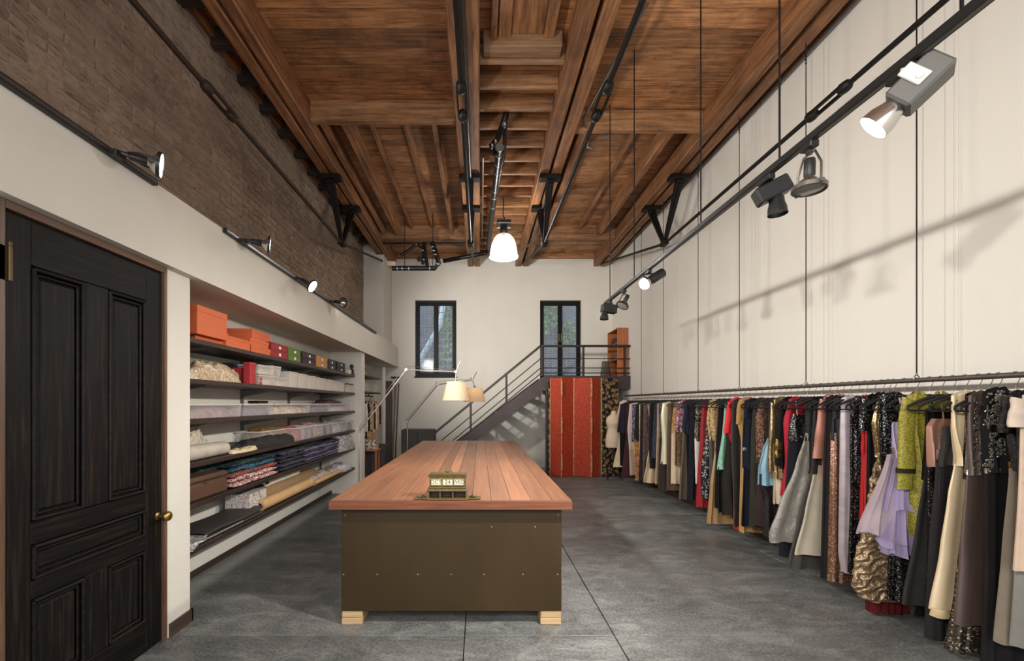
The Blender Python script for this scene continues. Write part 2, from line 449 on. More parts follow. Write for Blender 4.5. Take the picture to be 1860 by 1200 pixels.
GIRD = [(-2.26, -1.985), (-.287, -.005), (.836, 1.15), (2.69, 2.98)]
# headers and joists
for xa, xb, yy in ((GIRD[0][1], GIRD[1][0], 5.13), (GIRD[2][1], GIRD[3][0], 5.30)):
    MB().bevbox(xa, xb, yy, yy+.09, 4.80, ZD, .008).build('header', TIMBX, ce)
    MB().bevbox(xa, xb, 8.75, 8.84, 4.78, ZD, .008).build('header', TIMBX, ce)
    MB().bevbox(xa, xb, DB-.1, DB-.005, 4.93, ZD, .008).build('header', TIMBX, ce)
for xa, ya, yb, w, zb in ((-1.62, 5.22, 8.75, .10, 4.84), (-1.36, 5.22, 8.75, .05, 4.97), (-.93, 5.22, 8.75, .09, 5.0), (-.56, 5.22, 8.75, .06, 4.86),
                          (2.36, 5.39, 8.75, .09, 4.84), (1.98, 5.39, 8.75, .06, 4.97), (1.28, 5.39, 8.75, .10, 4.86), (-1.9, 5.22, 8.75, .07, 4.86)):
    MB().bevbox(xa-w/2, xa+w/2, ya, yb, zb, ZD, .006).build('joist', TIMB, ce)
for k in range(17):
    yy = 4.32+.352*k
    if yy > DB-.1: break
    MB().bevbox(GIRD[1][1], GIRD[2][0], yy, yy+.05, 4.86+RND.uniform(-.012, .012), ZD, .006).build('joist', PALEX if k == 0 else TIMBX, ce)
# trap-door boards near the camera in the narrow middle bay
for xa, xb, zb in ((.10, .16, 4.93), (.17, .29, 4.96), (.29, .60, 4.99), (.60, .70, 4.95)):
    MB().bevbox(xa, xb, 3.0, 4.16, zb, ZD, .006).build('trap_board', TIMB, ce)
MB().bevbox(.03, .78, 4.16, 4.31, 4.88, ZD, .006).build('trap_header', PALEX, ce)
# short joist ends over the brick wall, coloured dark for the gap's shade
for k in range(16):
    yy = 3.2+.46*k
    MB().bevbox(XW-.01, GIRD[0][0], yy, yy+.09, 4.86, ZD, .006).build('joist_end', wood('gap shade timber', srgb(26, 18, 13), srgb(46, 32, 23), srgb(66, 48, 36), 'x', .7), ce)
struct(MB().box(XW-.01, XW+.05, D0, 9.5, 4.93, ZD), 'trim_wall_plate', TIMB)
for nm in ((2.98, 3.14),):
    struct(MB().box(nm[0], nm[1], D0, DB, 4.9, ZD), 'trim_ledger', TIMB)

IRON = plain('black iron', srgb(30, 27, 25), .55, .6, .3, 20, .2, 40)
DRUST = plain('brown painted iron', srgb(58, 44, 35), .6, .4, .25, 15, .2, 40)
STEELG = plain('dull steel', srgb(120, 116, 110), .4, .8, .15, 20)
gl = ['trussed timber girder beside the brick wall', 'trussed timber girder left of the narrow middle ceiling bay',
      'trussed timber girder right of the narrow middle ceiling bay', 'trussed timber girder along the white wall at right']
for gi, (xa, xb) in enumerate(GIRD):
    xm = (xa+xb)/2; w = (xb-xa)
    t = thing('trussed_girder', gl[gi], 'beam', (xm, 6.8, ZB), 'trussed ceiling girders')
    for a, b in ((xa, xa+w*.44), (xb-w*.44, xb)):
        MB().bevbox(a, b, D0, DB-.002, ZB+RND.uniform(-.006, .006), ZD-.002, .012).build('timber', TIMB, t)
    iron = DRUST if gi == 0 else IRON
    for yy in (6.27, 7.27):
        MB().bevbox(xm-.15, xm+.15, yy-.075, yy+.075, ZB-.07, ZB-.006, .012).bevbox(xm-.05, xm+.05, yy-.05, yy+.05, ZB-.12, ZB-.07, .01).build('bearing_plate', IRON, t)
        MB().bar((xm, yy, ZB-.1), (xm, 6.78+(yy-6.78)*.06, 3.99), .11, .045, .05, .04).bar((xm, yy, ZB-.1), (xm, 6.78+(yy-6.78)*.06, 3.99), .03, .13, .03, .05).build('strut', IRON, t)
    MB().bevbox(xm-.045, xm+.045, 6.70, 6.86, 3.93, 4.0, .012).build('shoe', IRON, t)
    zr = 3.96; ty = 3.6
    MB().tube([(xm, D0, zr), (xm, ty-.17, zr)], .021, 10).tube([(xm, ty+.17, zr), (xm, 6.78, zr)], .021, 10).build('tie_rod', iron, t, 60)
    MB().tube([(xm, 6.78, zr), (xm, DB-.02, 4.80)], .021, 10).build('tie_rod', iron, t, 60)
    mb = MB()
    for s_ in (-1, 1):
        mb.lathe([(.022, -.06), (.04, -.04), (.046, 0), (.04, .03), (.02, .05)], 10, TM((xm, ty+s_*.17, zr), (0, 1, 0)))
        mb.bar((xm+s_*.036, ty-.16, zr), (xm+s_*.036, ty+.16, zr), .014, .03)
    mb.build('turnbuckle', iron, t, 40)
# ------------------------------------------------------------------ windows and the yard behind them
BLK = plain('black window paint', srgb(16, 13, 11), .5, 0, .3, 12, spec=.2)
GLASS = clear('window glass', srgb(200, 215, 225), .12, .03, .05)
DKWIRE = plain('window bars', srgb(18, 20, 24), .5, .4)
BRASS = plain('aged brass', srgb(150, 118, 66), .35, .9, .2, 18)
def window(name, w, door=False):
    x0, x1, z0, z1 = w; yf = DB+.10; xm = (x0+x1)/2
    g = sgroup(name, (xm, yf, z0), 'black two leaf garden door at the landing' if door else 'black two leaf casement window in the back wall')
    f = .045
    MB().box(x0, x0+f, yf, yf+.09, z0, z1).box(x1-f, x1, yf, yf+.09, z0, z1).box(x0+f, x1-f, yf, yf+.09, z1-f*1.2, z1).box(x0+f, x1-f, yf, yf+.09, z0, z0+f).build('frame', BLK, g)
    for a, b in ((x0+f, xm), (xm, x1-f)):
        s_ = .055
        c = MB().bevbox(a+.002, a+s_, yf-.015, yf+.035, z0+f, z1-f*1.2, .006).bevbox(b-s_, b-.002, yf-.015, yf+.035, z0+f, z1-f*1.2, .006) \
            .bevbox(a+s_, b-s_, yf-.015, yf+.035, z1-f*1.2-s_, z1-f*1.2, .006).bevbox(a+s_, b-s_, yf-.015, yf+.035, z0+f, z0+f+s_*1.3, .006).build('casement', BLK, g)
        c['_w'] = list(g['_w'])
        n = 10
        mb = MB()
        for k in range(1, 3):
            x = a+s_+(b-a-2*s_)*k/3; mb.bar((x, yf+.05, z0+f), (x, yf+.05, z1-f), .012)
        for k in range(1, n):
            z_ = z0+f+s_+(z1-z0-2*f-2*s_)*k/n; mb.bar((a+s_, yf+.05, z_), (b-s_, yf+.05, z_), .013)
        mb.build('glazing_bar', plain('pale lead bar', srgb(120, 124, 126), .5, .3), c)
        MB().box(a+s_-.004, b-s_+.004, yf+.008, yf+.012, z0+f+s_, z1-f-s_).build('pane', GLASS, c)
    if door:
        for s_ in (-1, 1): MB().bevbox(xm+s_*.028-.012, xm+s_*.028+.012, yf-.03, yf-.012, z0+.92, z0+1.12, .005).build('handle', BRASS, g)
    else:
        MB().box(xm-.012, xm+.012, yf-.035, yf-.012, z0+.1, z1-.1).build('latch_rod', BLK, g)
        MB().bevbox(x0-.02, x1+.02, DB-.03, yf+.02, z0-.025, z0+.006, .006).build('sill', BLK, g)
window('window_1', WIN1); window('door_2', WIN2, True)
# the yard: brick wall, ivy, drain pipe
def yard_brick():
    m = N('yard brick'); v = m.coord((1,1,1), rot=(math.pi/2, 0, 0)); b = m.n('ShaderNodeTexBrick'); m.l(v, b.inputs['Vector'])
    b.inputs['Scale'].default_value = 4.2; b.inputs['Color1'].default_value = c4(srgb(104, 96, 98)); b.inputs['Color2'].default_value = c4(srgb(74, 70, 76)); b.inputs['Mortar'].default_value = c4(srgb(140, 140, 142))
    m.l(b.outputs['Color'], m.b.inputs['Base Color']); m.set(Roughness=.9); return m.m
struct(MB().box(-5.5, 6.5, 13.2, 13.4, -.5, 5.6), 'wall_yard', yard_brick())
struct(MB().box(-5.5, 6.5, 10.75, 13.2, .9, 1.0), 'floor_yard', plain('yard paving', srgb(120, 120, 118), .9))
LEAF = plain('ivy leaf', srgb(128, 160, 92), .45, 0, .6, 14, randv=.3)
def ivy(label, cx, cz, rx, rz, n, seed):
    q = random.Random(seed); mb = MB()
    for i in range(n*2):
        a = q.uniform(0, 6.28); r = math.sqrt(q.random()); x = cx+rx*r*math.cos(a); z_ = cz+rz*r*math.sin(a); y_ = 13.12-q.random()*.25
        s_ = q.uniform(.035, .075); t = q.uniform(0, 6.28); M = Matrix.Translation((x, y_, z_)) @ Euler((q.uniform(.6, 2.0), q.uniform(-.6, .6), t)).to_matrix().to_4x4()
        n0 = len(mb.v); mb.v += [(0,-s_,0), (s_*.7,-s_*.2,.012), (s_*.5,s_*.5,0), (0,s_,.01), (-s_*.5,s_*.5,0), (-s_*.7,-s_*.2,.012)]; mb.f.append(tuple(range(n0, n0+6))); mb.xf(n0, M)
    t = thing('ivy', label, 'ivy', (cx, 13.1, 1.0))
    o = mb.build('foliage', LEAF, t, kind='stuff')
    MB().tube([(cx, 13.17, 1.0), (cx+.1, 13.16, 2.0), (cx-.1, 13.16, 3.0), (cx+.05, 13.16, cz+rz)], .015, 6).build('stem', TIMB, t)
ivy('green ivy climbing the yard wall outside the casement window', -.95, 4.05, .3, .65, 150, 3)
ivy('low ivy sprig outside the casement window', -.9, 3.0, .35, .25, 60, 4)
ivy('bright ivy mass outside the left leaf of the garden door', 1.98, 4.1, .33, .55, 220, 5)
ivy('sparse ivy outside the right leaf of the garden door', 2.6, 3.55, .3, .4, 90, 6)
one(MB().tube([(-2.05, 12.6, 1.0), (-1.95, 12.6, 2.35), (-1.15, 12.6, 3.75), (-.9, 12.6, 5.2)], .075, 12), 'drain_pipe', 'pale diagonal pipe in the yard behind the casement window', 'pipe', plain('pale pipe', srgb(190, 204, 206), .5), (-2.05, 12.6, 1.0), smooth=60)
one(MB().bevbox(1.75, 2.7, 11.6, 12.3, 1.0, 2.0, .03), 'garden_bench', 'pale blue grey block seen low through the garden door', 'bench', plain('blue grey paint', srgb(150, 176, 186), .6), (2.2, 11.9, 1.0))

# ------------------------------------------------------------------ the dark panelled door
DOORW = wood('dark stained door', srgb(8, 6, 5), srgb(18, 14, 12), srgb(54, 44, 38), 'z', .55, 1.0, .1, .35, grain=20, spec=.16)
DOORWY = wood('dark stained rail', srgb(8, 6, 5), srgb(17, 13, 11), srgb(48, 39, 33), 'y', .55, 1.0, .1, .35, grain=20, spec=.16)
FRAMEW = wood('brown door frame', srgb(60, 42, 30), srgb(92, 68, 50), srgb(124, 96, 74), 'z', .45)
ya, yb, zt = 1.852, 2.785, 2.325
dr = sgroup('door_1', (XC, ya, 0), 'very dark panelled wooden door with a brass knob')
xd = XC-.012
MB().box(xd-.035, xd-.022, ya, yb, .005, zt).build('backing', DOORW, dr)
st = [(ya+.003, 1.975), (2.247, 2.385), (2.655, yb-.003)]
for i, (a, b) in enumerate(st):
    z0, z1 = (.006, zt-.003) if i != 1 else (.97, 2.12)
    MB().bevbox(xd-.03, xd, a, b, z0, z1, .004).build('stile', DOORW, dr)
MB().bevbox(xd-.03, xd, 2.247, 2.385, .19, .62, .004).build('stile', DOORW, dr)
for z0, z1 in ((.006, .185), (.62, .70), (.865, .965), (2.12, zt-.003)):
    MB().bevbox(xd-.03, xd-.0005, 1.975, 2.655, z0, z1, .004).build('rail', DOORWY, dr)
for (a, b, z0, z1) in ((1.975, 2.247, .965, 2.12), (2.385, 2.655, .965, 2.12), (1.975, 2.655, .70, .865), (1.975, 2.247, .185, .62), (2.385, 2.655, .185, .62)):
    p = MB().bevbox(xd-.03, xd-.008, a+.045, b-.045, z0+.045, z1-.045, .012).build('panel', DOORW if b-a < .4 else DOORWY, dr); p['_w'] = list(dr['_w'])
    mb = MB()
    for r, off, pr in ((.010, .012, .004), (.007, .034, -.006)):
        pts = [(a+off, z0+off), (b-off, z0+off), (b-off, z1-off), (a+off, z1-off)]
        for i in range(4):
            q, w = pts[i], pts[(i+1) % 4]; mb.tube([(xd+pr-.006, q[0], q[1]), (xd+pr-.006, w[0], w[1])], r, 8)
    mb.build('moulding', DOORWY, p, 60)
mb = MB(); zk = .80; yk = 2.745
k = MB().lathe([(.022, 0), (.024, .004), (.012, .01), (.010, .034), (.022, .042), (.031, .052), (.033, .064), (.026, .078), (.008, .083), (0, .083)], 20, TM((xd, yk, zk), (1, 0, 0))).build('knob', BRASS, dr, 50)
MB().bevbox(xd, xd+.004, yk-.016, yk+.016, zk-.13, zk-.045, .003).lathe([(.006, 0), (.006, .006)], 10, TM((xd, yk, zk-.09), (1, 0, 0))).build('keyhole_plate', plain('dark bronze', srgb(60, 46, 32), .4, .8), dr)
MB().lathe([(.004, .0), (.008, .006), (.009, .012), (.006, .02), (.003, .026), (0, .03)], 10, Matrix.Translation((XC+.012, ya+.012, 2.165))).lathe([(.008, 0), (.008, .145)], 10, Matrix.Translation((XC+.012, ya+.012, 2.02))).box(XC-.01, XC+.004, ya-.05, ya+.012, 2.02, 2.165).build('hinge', plain('dull hinge brass', srgb(92, 74, 46), .5, .6, .2, 20), dr, 50)
MB().box(XC-.05, XC+.004, ya-.04, ya-.001, 0, zt+.035).box(XC-.05, XC+.004, yb+.001, yb+.026, 0, zt+.035).build('door_frame', FRAMEW, dr)
MB().box(XC-.05, XC+.006, ya, yb, zt+.001, zt+.036).build('door_frame', wood('brown door head', srgb(70, 46, 32), srgb(100, 72, 52), srgb(132, 100, 76), 'y', .45), dr)

# ------------------------------------------------------------------ steel staircase, landing and railing
STL = plain('dark brown steel', srgb(66, 56, 54), .45, .5, .15, 5, .1, 40)
STL2 = plain('dark railing steel', srgb(52, 46, 43), .4, .6, .12, 8)
DL = dx(1145, XR-.02); ZL = zx(683, DL)
stc = thing('steel_staircase', 'dark steel staircase with a landing and thin bar railing along the back wall', 'staircase', (-1.39, DL+.4, 0))
xt = xx(989, DL); slope = .754; xbot = xt-ZL/slope
for yy in (DL, DL+1.08):
    MB().prism([(xbot, 0), (xbot+.33, 0), (xt+.02, ZL-.26), (xt+.02, ZL), (xt, ZL)], 'y', yy, yy+.04).build('stringer', STL, stc)
nt = 11
for k in range(1, nt):
    zc = ZL*k/nt; xc = xbot+ZL*k/nt/slope
    MB().bevbox(xc+.0, xc+.27, DL+.041, DL+1.079, zc-.035, zc-.005, .005).build('tread', STL, stc)
MB().box(xt+.021, XR-.016, DL+.03, DB-.002, ZL-.05, ZL).build('landing_deck', STL, stc)
MB().box(xt+.021, XR-.016, DL, DL+.029, ZL-.26, ZL+.004).box(xt+.021, XR-.016, DL-.012, DL+.0, ZL-.012, ZL+.004).build('fascia', STL, stc)
MB().box(xt+.03, xt+.09, DL+.03, DL+.09, 0, ZL-.05).build('support_post', STL2, stc)
zh = zx(627, DL); xr = xx(982, DL); xrb = xx(786, DL); zrb = zx(789, DL); yr = DL+.01
MB().bevbox(xr-.02, XR-.02, yr-.022, yr+.022, zh-.035, zh+.012, .006).build('handrail', STL2, stc)
MB().bar((xrb, yr, zrb), (xr, yr, zh-.012), .044, .05).build('handrail', STL2, stc)
rs = (zh-zrb)/(xr-xrb)
for y_ in (651, 668): 
    zz = zx(y_, DL); MB().tube([(xr, yr, zz), (XR-.02, yr, zz)], .010, 8).build('rail_bar', STL2, stc, 60)
    dzz = zh-zz; MB().tube([(xr, yr, zz), (xr-(zz-.35)/rs, yr, .35)], .010, 8).build('rail_bar', STL2, stc, 60)
zz = zx(677, DL); MB().tube([(xr, yr, zz), (XR-.02, yr, zz)], .010, 8).tube([(xr+.02, yr, zz), (xr-(zz-.3)/rs, yr, .3)], .010, 8).build('rail_bar', STL2, stc, 60)
for px_ in (984, 1060, 1135):
    x = xx(px_, DL); MB().bevbox(x-.022, x+.022, yr-.006, yr+.02, ZL, zh-.03, .004).build('post', STL2, stc)
for px_ in (920, 855, 790):
    x = xx(px_, DL); zt_ = zrb+(x-xrb)*rs; zb_ = max(.0, ZL-(xt-x)*slope-.02)
    MB().bevbox(x-.022, x+.022, yr-.006, yr+.02, zb_, zt_-.02, .004).build('post', STL2, stc)
GREYM = plain('dark grey metal', srgb(62, 59, 55), .6, .1, .1, spec=.25)
cb = thing('metal_cabinet', 'low dark grey metal cabinet at the foot of the stairs', 'cabinet', (-1.25, 8.95, 0))
cx0, cx1 = xx(729, 8.75), xx(788, 8.75); cz = zx(780, 8.75)
MB().bevbox(cx0, cx1, 8.75, 9.12, .02, cz, .008).build('body', GREYM, cb)
MB().bevbox(cx0+.02, (cx0+cx1)/2-.005, 8.735, 8.75, .06, cz-.05, .004).build('door', GREYM, cb); MB().bevbox((cx0+cx1)/2+.005, cx1-.02, 8.735, 8.75, .06, cz-.05, .004).build('door', GREYM, cb)
MB().box(cx0+.02, cx1-.02, 8.77, 9.1, 0, .02).build('plinth', IRON, cb)

# bookcase and bag on the landing
ORW = wood('orange wood', srgb(120, 62, 28), srgb(160, 92, 46), srgb(184, 118, 68), 'z', .5, 1, .05, .1)
bk = thing('bookcase', 'orange wood bookcase standing on the landing against the white wall', 'bookcase', (3.02, 9.7, ZL))
bx0, bx1, by0, by1, bz1 = 2.9, 3.13, 9.30, 10.02, zx(595, 9.3)
MB().bevbox(bx0, bx1, by0, by0+.022, ZL+.002, bz1, .004).build('side_panel', ORW, bk); MB().bevbox(bx0, bx1, by1-.022, by1, ZL+.002, bz1, .004).build('side_panel', ORW, bk)
MB().box(bx1-.012, bx1, by0+.022, by1-.022, ZL+.03, bz1).build('back_panel', ORW, bk)
for z_ in (ZL+.03, ZL+.36, ZL+.70, bz1-.022):
    MB().bevbox(bx0, bx1-.012, by0+.022, by1-.022, z_, z_+.02, .003).build('shelf', ORW, bk)
MB().bevbox(bx0+.02, bx1-.02, by0+.1, by0+.16, bz1, bz1+.02, .004).build('top_batten', ORW, bk)
for i, (z_, c, lb) in enumerate(((ZL+.72, srgb(70, 60, 50), 'dark folded bundle on the upper bookcase shelf'), (ZL+.38, srgb(120, 96, 70), 'tan folded bundle on the middle bookcase shelf'))):
    mb = MB()
    for k in range(3): mb.bevbox(bx0+.02+.01*k, bx1-.03, by0+.08+.03*k, by1-.15, z_+.002+k*.05, z_+.05+k*.05, .02)
    one(mb, 'folded_bundle', lb, 'cloth', plain('bundle%d' % i, c, .8), (bx0+.1, by0+.3, z_), smooth=70)
bg = thing('handbag', 'dark grey bag standing on the landing beside the orange bookcase', 'bag', (2.72, 9.55, ZL))
BAGM = plain('bag leather', srgb(70, 62, 54), .6, 0, .2, 12, .3)
MB().grid(lambda u, v: (2.72+.11*(1-.35*v)*math.copysign(abs(math.cos(6.2832*u))**.6, math.cos(6.2832*u)), 9.55+.06*(1-.3*v)*math.copysign(abs(math.sin(6.2832*u))**.6, math.sin(6.2832*u)), ZL+.003+.34*v), 24, 6, True).box(2.64, 2.80, 9.51, 9.59, ZL+.002, ZL+.01).build('body', BAGM, bg, 60)
MB().tube([(2.68, 9.55, ZL+.33), (2.69, 9.55, ZL+.43), (2.72, 9.55, ZL+.47), (2.76, 9.55, ZL+.43), (2.77, 9.55, ZL+.33)], .009, 6).build('handle', plain('pale strap', srgb(170, 160, 145), .6), bg, 60)

# ------------------------------------------------------------------ long work table
TD, TMd, TL = srgb(100, 62, 40), srgb(136, 89, 60), srgb(164, 114, 82)
TABW = wood('table board', TD, TMd, TL, 'y', .38, .55, .28, .06, grain=26, spec=.4)
TABE = wood('table edge', srgb(80, 43, 26), srgb(110, 64, 40), srgb(136, 85, 57), 'x', .45, .8, .05, .1, grain=20, spec=.3)
tb = thing('work_table', 'long work table with a warm wood plank top on a dark bronze metal base', 'table', (-.195, 5.3, 0))
tx0, tx1, ty0, ty1, tz = -1.0, .61, 2.906, 7.68, .857
nb = 13
wsum = [RND.uniform(.8, 1.25) for _ in range(nb)]; tot = sum(wsum); x = tx0
for w in wsum:
    x1 = x+(tx1-tx0)*w/tot
    MB().bevbox(x+.0009, x1-.0009, ty0+.034, ty1, tz-.056, tz+RND.uniform(-.0004, .0004), .0012).build('board', TABW, tb); x = x1
MB().bevbox(tx0, tx1, ty0, ty0+.0335, tz-.058, tz, .003).build('edge_strip', TABE, tb)
mb = MB()
for px_ in (613, 652, 708, 762, 820, 984, 1022):
    mb.lathe([(.0, .0005), (.0055, .0005), (.0055, -.004)], 10, TM((xx(px_, ty0), ty0-.0005, tz-.029), (0, -1, 0)))
mb.build('edge_plugs', plain('dark plug', srgb(90, 48, 30), .6), tb)
BRZ = plain('dark bronze sheet', srgb(52, 39, 20), .5, 0, .16, 3.2, .08, 25, .003, stretch=(1, 1, .5), spec=.2)
fy = 2.985; bx0, bx1 = -.94, .552; zb0 = .094
MB().bevbox(bx0, bx1, fy, fy+.012, zb0, .799, .003).build('front_sheet', BRZ, tb)
MB().bevbox(bx0, bx0+.012, fy+.0125, 7.58, zb0, .799, .003).build('side_sheet', BRZ, tb); MB().bevbox(bx1-.012, bx1, fy+.0125, 7.58, zb0, .799, .003).build('side_sheet', BRZ, tb)
MB().bevbox(bx0, bx1, 7.5805, 7.592, zb0, .799, .003).build('back_sheet', BRZ, tb)
MB().box(bx0+.013, bx1-.013, fy+.013, 7.58, zb0+.002, zb0+.02).build('bottom', IRON, tb)
SCR = plain('brass screw', srgb(150, 132, 100), .35, .9)
for px_, py_ in [(624, 1043), (685, 1043), (759, 1043), (819, 1043), (879, 1043), (950, 1043), (1013, 1043), (627, 935), (1014, 935), (893, 957), (972, 957)]:
    q = P(px_, py_, fy); MB().lathe([(.0055, 0), (.005, .0016), (.003, .0024), (0, .0026)], 10, TM((q.x, fy, q.z), (0, -1, 0))).build('screw', SCR, tb, 60)
PINE = wood('pale pine', srgb(150, 122, 86), srgb(184, 154, 112), srgb(204, 178, 138), 'x', .7, 1.2, .05, .15)
for a in (bx0, bx1-.142):
    for yy in (fy+.004, 7.3):
        b = MB().bevbox(a, a+.14, yy, yy+.24, .001, .045, .003).build('block', PINE, tb)
        MB().bevbox(a+.002, a+.141, yy+.002, yy+.238, .046, .0925, .003).build('block', PINE, tb)

# perpetual desk calendar
AB = plain('antique brass', srgb(112, 95, 62), .5, .8, .25, 30, .25, 60)
cal = thing('desk_calendar', 'antique brass desk calendar with three date windows on the table edge', 'calendar', (xx(815, 2.96), 2.98, tz))
cs = 2.975/F; cxm = xx(813, 2.975)
def cz_(py): return tz+(905-py)*cs*1.0
def cxp(px): return (px-PX)*cs
yc = 2.945
MB().bevbox(cxp(776), cxp(850), yc-.018, yc+.095, tz+.001, tz+.014, .004).build('plinth', AB, cal)
for a, b in ((753, 779), (847, 873)):
    w = MB().bevbox(cxp(a), cxp(b), yc+.0, yc+.075, tz+.001, tz+.012, .005).build('wing_tray', AB, cal); w['_w'] = list(cal['_w'])
    xm = (cxp(a)+cxp(b))/2; MB().lathe([(.022, 0), (.026, .006), (.014, .010), (.012, .014), (0, .015)], 16, Matrix.Translation((xm, yc+.04, tz+.012))).build('tray_boss', AB, w, 50)
zr0, zr1 = tz+.014, tz+.055
MB().box(cxp(779), cxp(848), yc+.06, yc+.068, zr0, zr1).build('rack_back', plain('dark recess brass', srgb(48, 40, 30), .6, .6), cal)
for px_ in (779.5, 800, 823, 847):
    MB().box(cxp(px_)-.003, cxp(px_)+.003, yc+.0, yc+.06, zr0, zr1).build('divider', AB, cal)
MB().bevbox(cxp(777), cxp(849), yc-.006, yc+.09, zr1, zr1+.02, .005).bevbox(cxp(779), cxp(847), yc-.0, yc+.085, zr1+.02, zr1+.032, .004).build('ledge', AB, cal)
zh0 = zr1+.032; zh1 = zh0+.066
hs = MB().bevbox(cxp(781), cxp(846), yc+.012, yc+.075, zh0, zh1, .004).build('housing', AB, cal); hs['_w'] = list(cal['_w'])
MB().bevbox(cxp(778), cxp(848), yc+.0, yc+.088, zh1, zh1+.010, .004).bevbox(cxp(780), cxp(846), yc+.004, yc+.084, zh1+.010, zh1+.020, .005).build('cornice', AB, cal)
zc = zh1+.02
MB().prism([(cxm-.036, zc), (cxm+.036, zc), (cxm+.026, zc+.012), (cxm+.024, zc+.024), (cxm+.012, zc+.034), (cxm-.012, zc+.034), (cxm-.024, zc+.024), (cxm-.026, zc+.012)], 'y', yc+.03, yc+.05) \
    .lathe([(.012, 0), (.010, .005), (.005, .008), (0, .008)], 12, TM((cxm, yc+.03, zc+.016), (0, -1, 0))).build('crest', AB, cal, 40)
CARD = plain('ivory card', srgb(196, 186, 156), .7, var=.06); INK = plain('black ink', srgb(40, 36, 30), .8)
def text_mesh(txt, size, name):
    cu = bpy.data.curves.new(name, 'FONT'); cu.body = txt; cu.size = size; cu.align_x = 'CENTER'; cu.align_y = 'CENTER'
    o = bpy.data.objects.new(name, cu); COL.objects.link(o); bpy.context.view_layer.update()
    me = bpy.data.meshes.new_from_object(o.evaluated_get(bpy.context.evaluated_depsgraph_get())); bpy.data.objects.remove(o); return me
for a, b, tx in ((784, 801, 'OCT'), (805, 822, '24'), (825, 842, 'WED')):
    MB().box(cxp(a), cxp(b), yc+.0095, yc+.012, zh0+.012, zh0+.047).build('date_card', CARD, hs)
    me = text_mesh(tx, .036 if tx != '24' else .040, 'date_text'); me.materials.append(INK)
    o = bpy.data.objects.new('date_text', me); COL.objects.link(o); o.parent = hs
    off = Vector(cal['_w']); o.location = Vector(((cxp(a)+cxp(b))/2, yc+.009, zh0+.030))-off; o.rotation_euler = (math.pi/2, 0, 0)
# ------------------------------------------------------------------ lamps
def lamp_light(name, loc, power, col, kind='POINT', size=.05, aim=None, angle=60, blend=.6, parent=None):
    l = bpy.data.lights.new(name, kind); l.energy = power; l.color = col; l.shadow_soft_size = size
    o = bpy.data.objects.new(name, l); COL.objects.link(o)
    if kind == 'SPOT':
        l.spot_size = math.radians(angle); l.spot_blend = blend
        o.rotation_euler = (Vector(aim)-Vector(loc)).to_track_quat('-Z', 'Y').to_euler()
    if parent is not None and parent.get('_w') is not None:
        o.parent = parent; o.location = Vector(loc)-Vector(parent['_w'])
    else: o.location = loc
    return o
WARM = (1.0, .84, .66); NEUT = (1.0, .972, .93)
BULB = emit('lit spot face', (1.0, .93, .82), 14)
ALU = plain('satin aluminium', srgb(186, 182, 174), .3, .9, .05, 30)
CHROME = plain('reflector metal', srgb(205, 202, 196), .2, .95, .06)
BLKP = plain('black lamp housing', srgb(34, 33, 32), .45, .2, .15)
GREYH = plain('grey lamp housing', srgb(96, 93, 88), .45, .3, .1)
WHB = plain('white bracket', srgb(196, 192, 184), .5, 0, .05)
GLASSB = clear('prismatic glass', srgb(235, 235, 232), .55, .2, .08)

# pendant in the middle bay
pdp = Vector((xx(915, 7.2), 7.2, 0)); zb = zx(467, 7.2); zt_ = zx(424, 7.2)
pen = thing('pendant_lamp', 'glowing prismatic glass dome pendant hanging from the ceiling', 'lamp', (pdp.x, pdp.y, zb))
H = zt_-zb
prof = [(.235, 0), (.238, .012), (.225, .03), (.215, .12*H/.39), (.195, .21*H/.39), (.165, .29*H/.39), (.12, .35*H/.39), (.06, .385*H/.39), (.045, H)]
nseg = 48
def domef(u, v):
    i = min(int(v*(len(prof)-1)), len(prof)-2); t = v*(len(prof)-1)-i
    r = prof[i][0]*(1-t)+prof[i+1][0]*t; z_ = prof[i][1]*(1-t)+prof[i+1][1]*t
    r *= 1+.012*math.cos(u*nseg*math.pi); a = 2*math.pi*u
    return (pdp.x+r*math.cos(a), pdp.y+r*math.sin(a), zb+z_)
MB().grid(domef, nseg*2, 24, True).build('glass_dome', GLASSB, pen, 60)
MB().lathe([(.0, .06), (.05, .08), (.075, .14), (.07, .2), (.03, .27), (.025, .34)], 20, Matrix.Translation((pdp.x, pdp.y, zb))).build('bulb', emit('pendant bulb glow', (1.0, .95, .88), 10), pen, 60)
MB().lathe([(.05, 0), (.06, .02), (.06, .07), (.05, .12), (.05, .15)], 18, Matrix.Translation((pdp.x, pdp.y, zt_-.005))).build('socket', BLKP, pen, 50)
MB().bevbox(pdp.x-.115, pdp.x+.115, pdp.y-.09, pdp.y+.09, zt_+.14, zt_+.2, .012).build('ballast', BLKP, pen)
for s_ in (-1, 1): MB().lathe([(.03, 0), (.03, .05), (.02, .055)], 12, Matrix.Translation((pdp.x+s_*.085, pdp.y-.02, zt_+.085))).build('capacitor', CHROME, pen, 50)
zc_ = zt_+.2
MB().tube([(pdp.x, pdp.y, zc_), (pdp.x+.012, pdp.y, zc_+.05), (pdp.x-.012, pdp.y, zc_+.1), (pdp.x, pdp.y, 4.87)], .008, 6).build('hook_chain', IRON, pen, 60)
lamp_light('pendant_light', (pdp.x, pdp.y, zb+.14), 520, NEUT, 'POINT', .08, parent=pen)

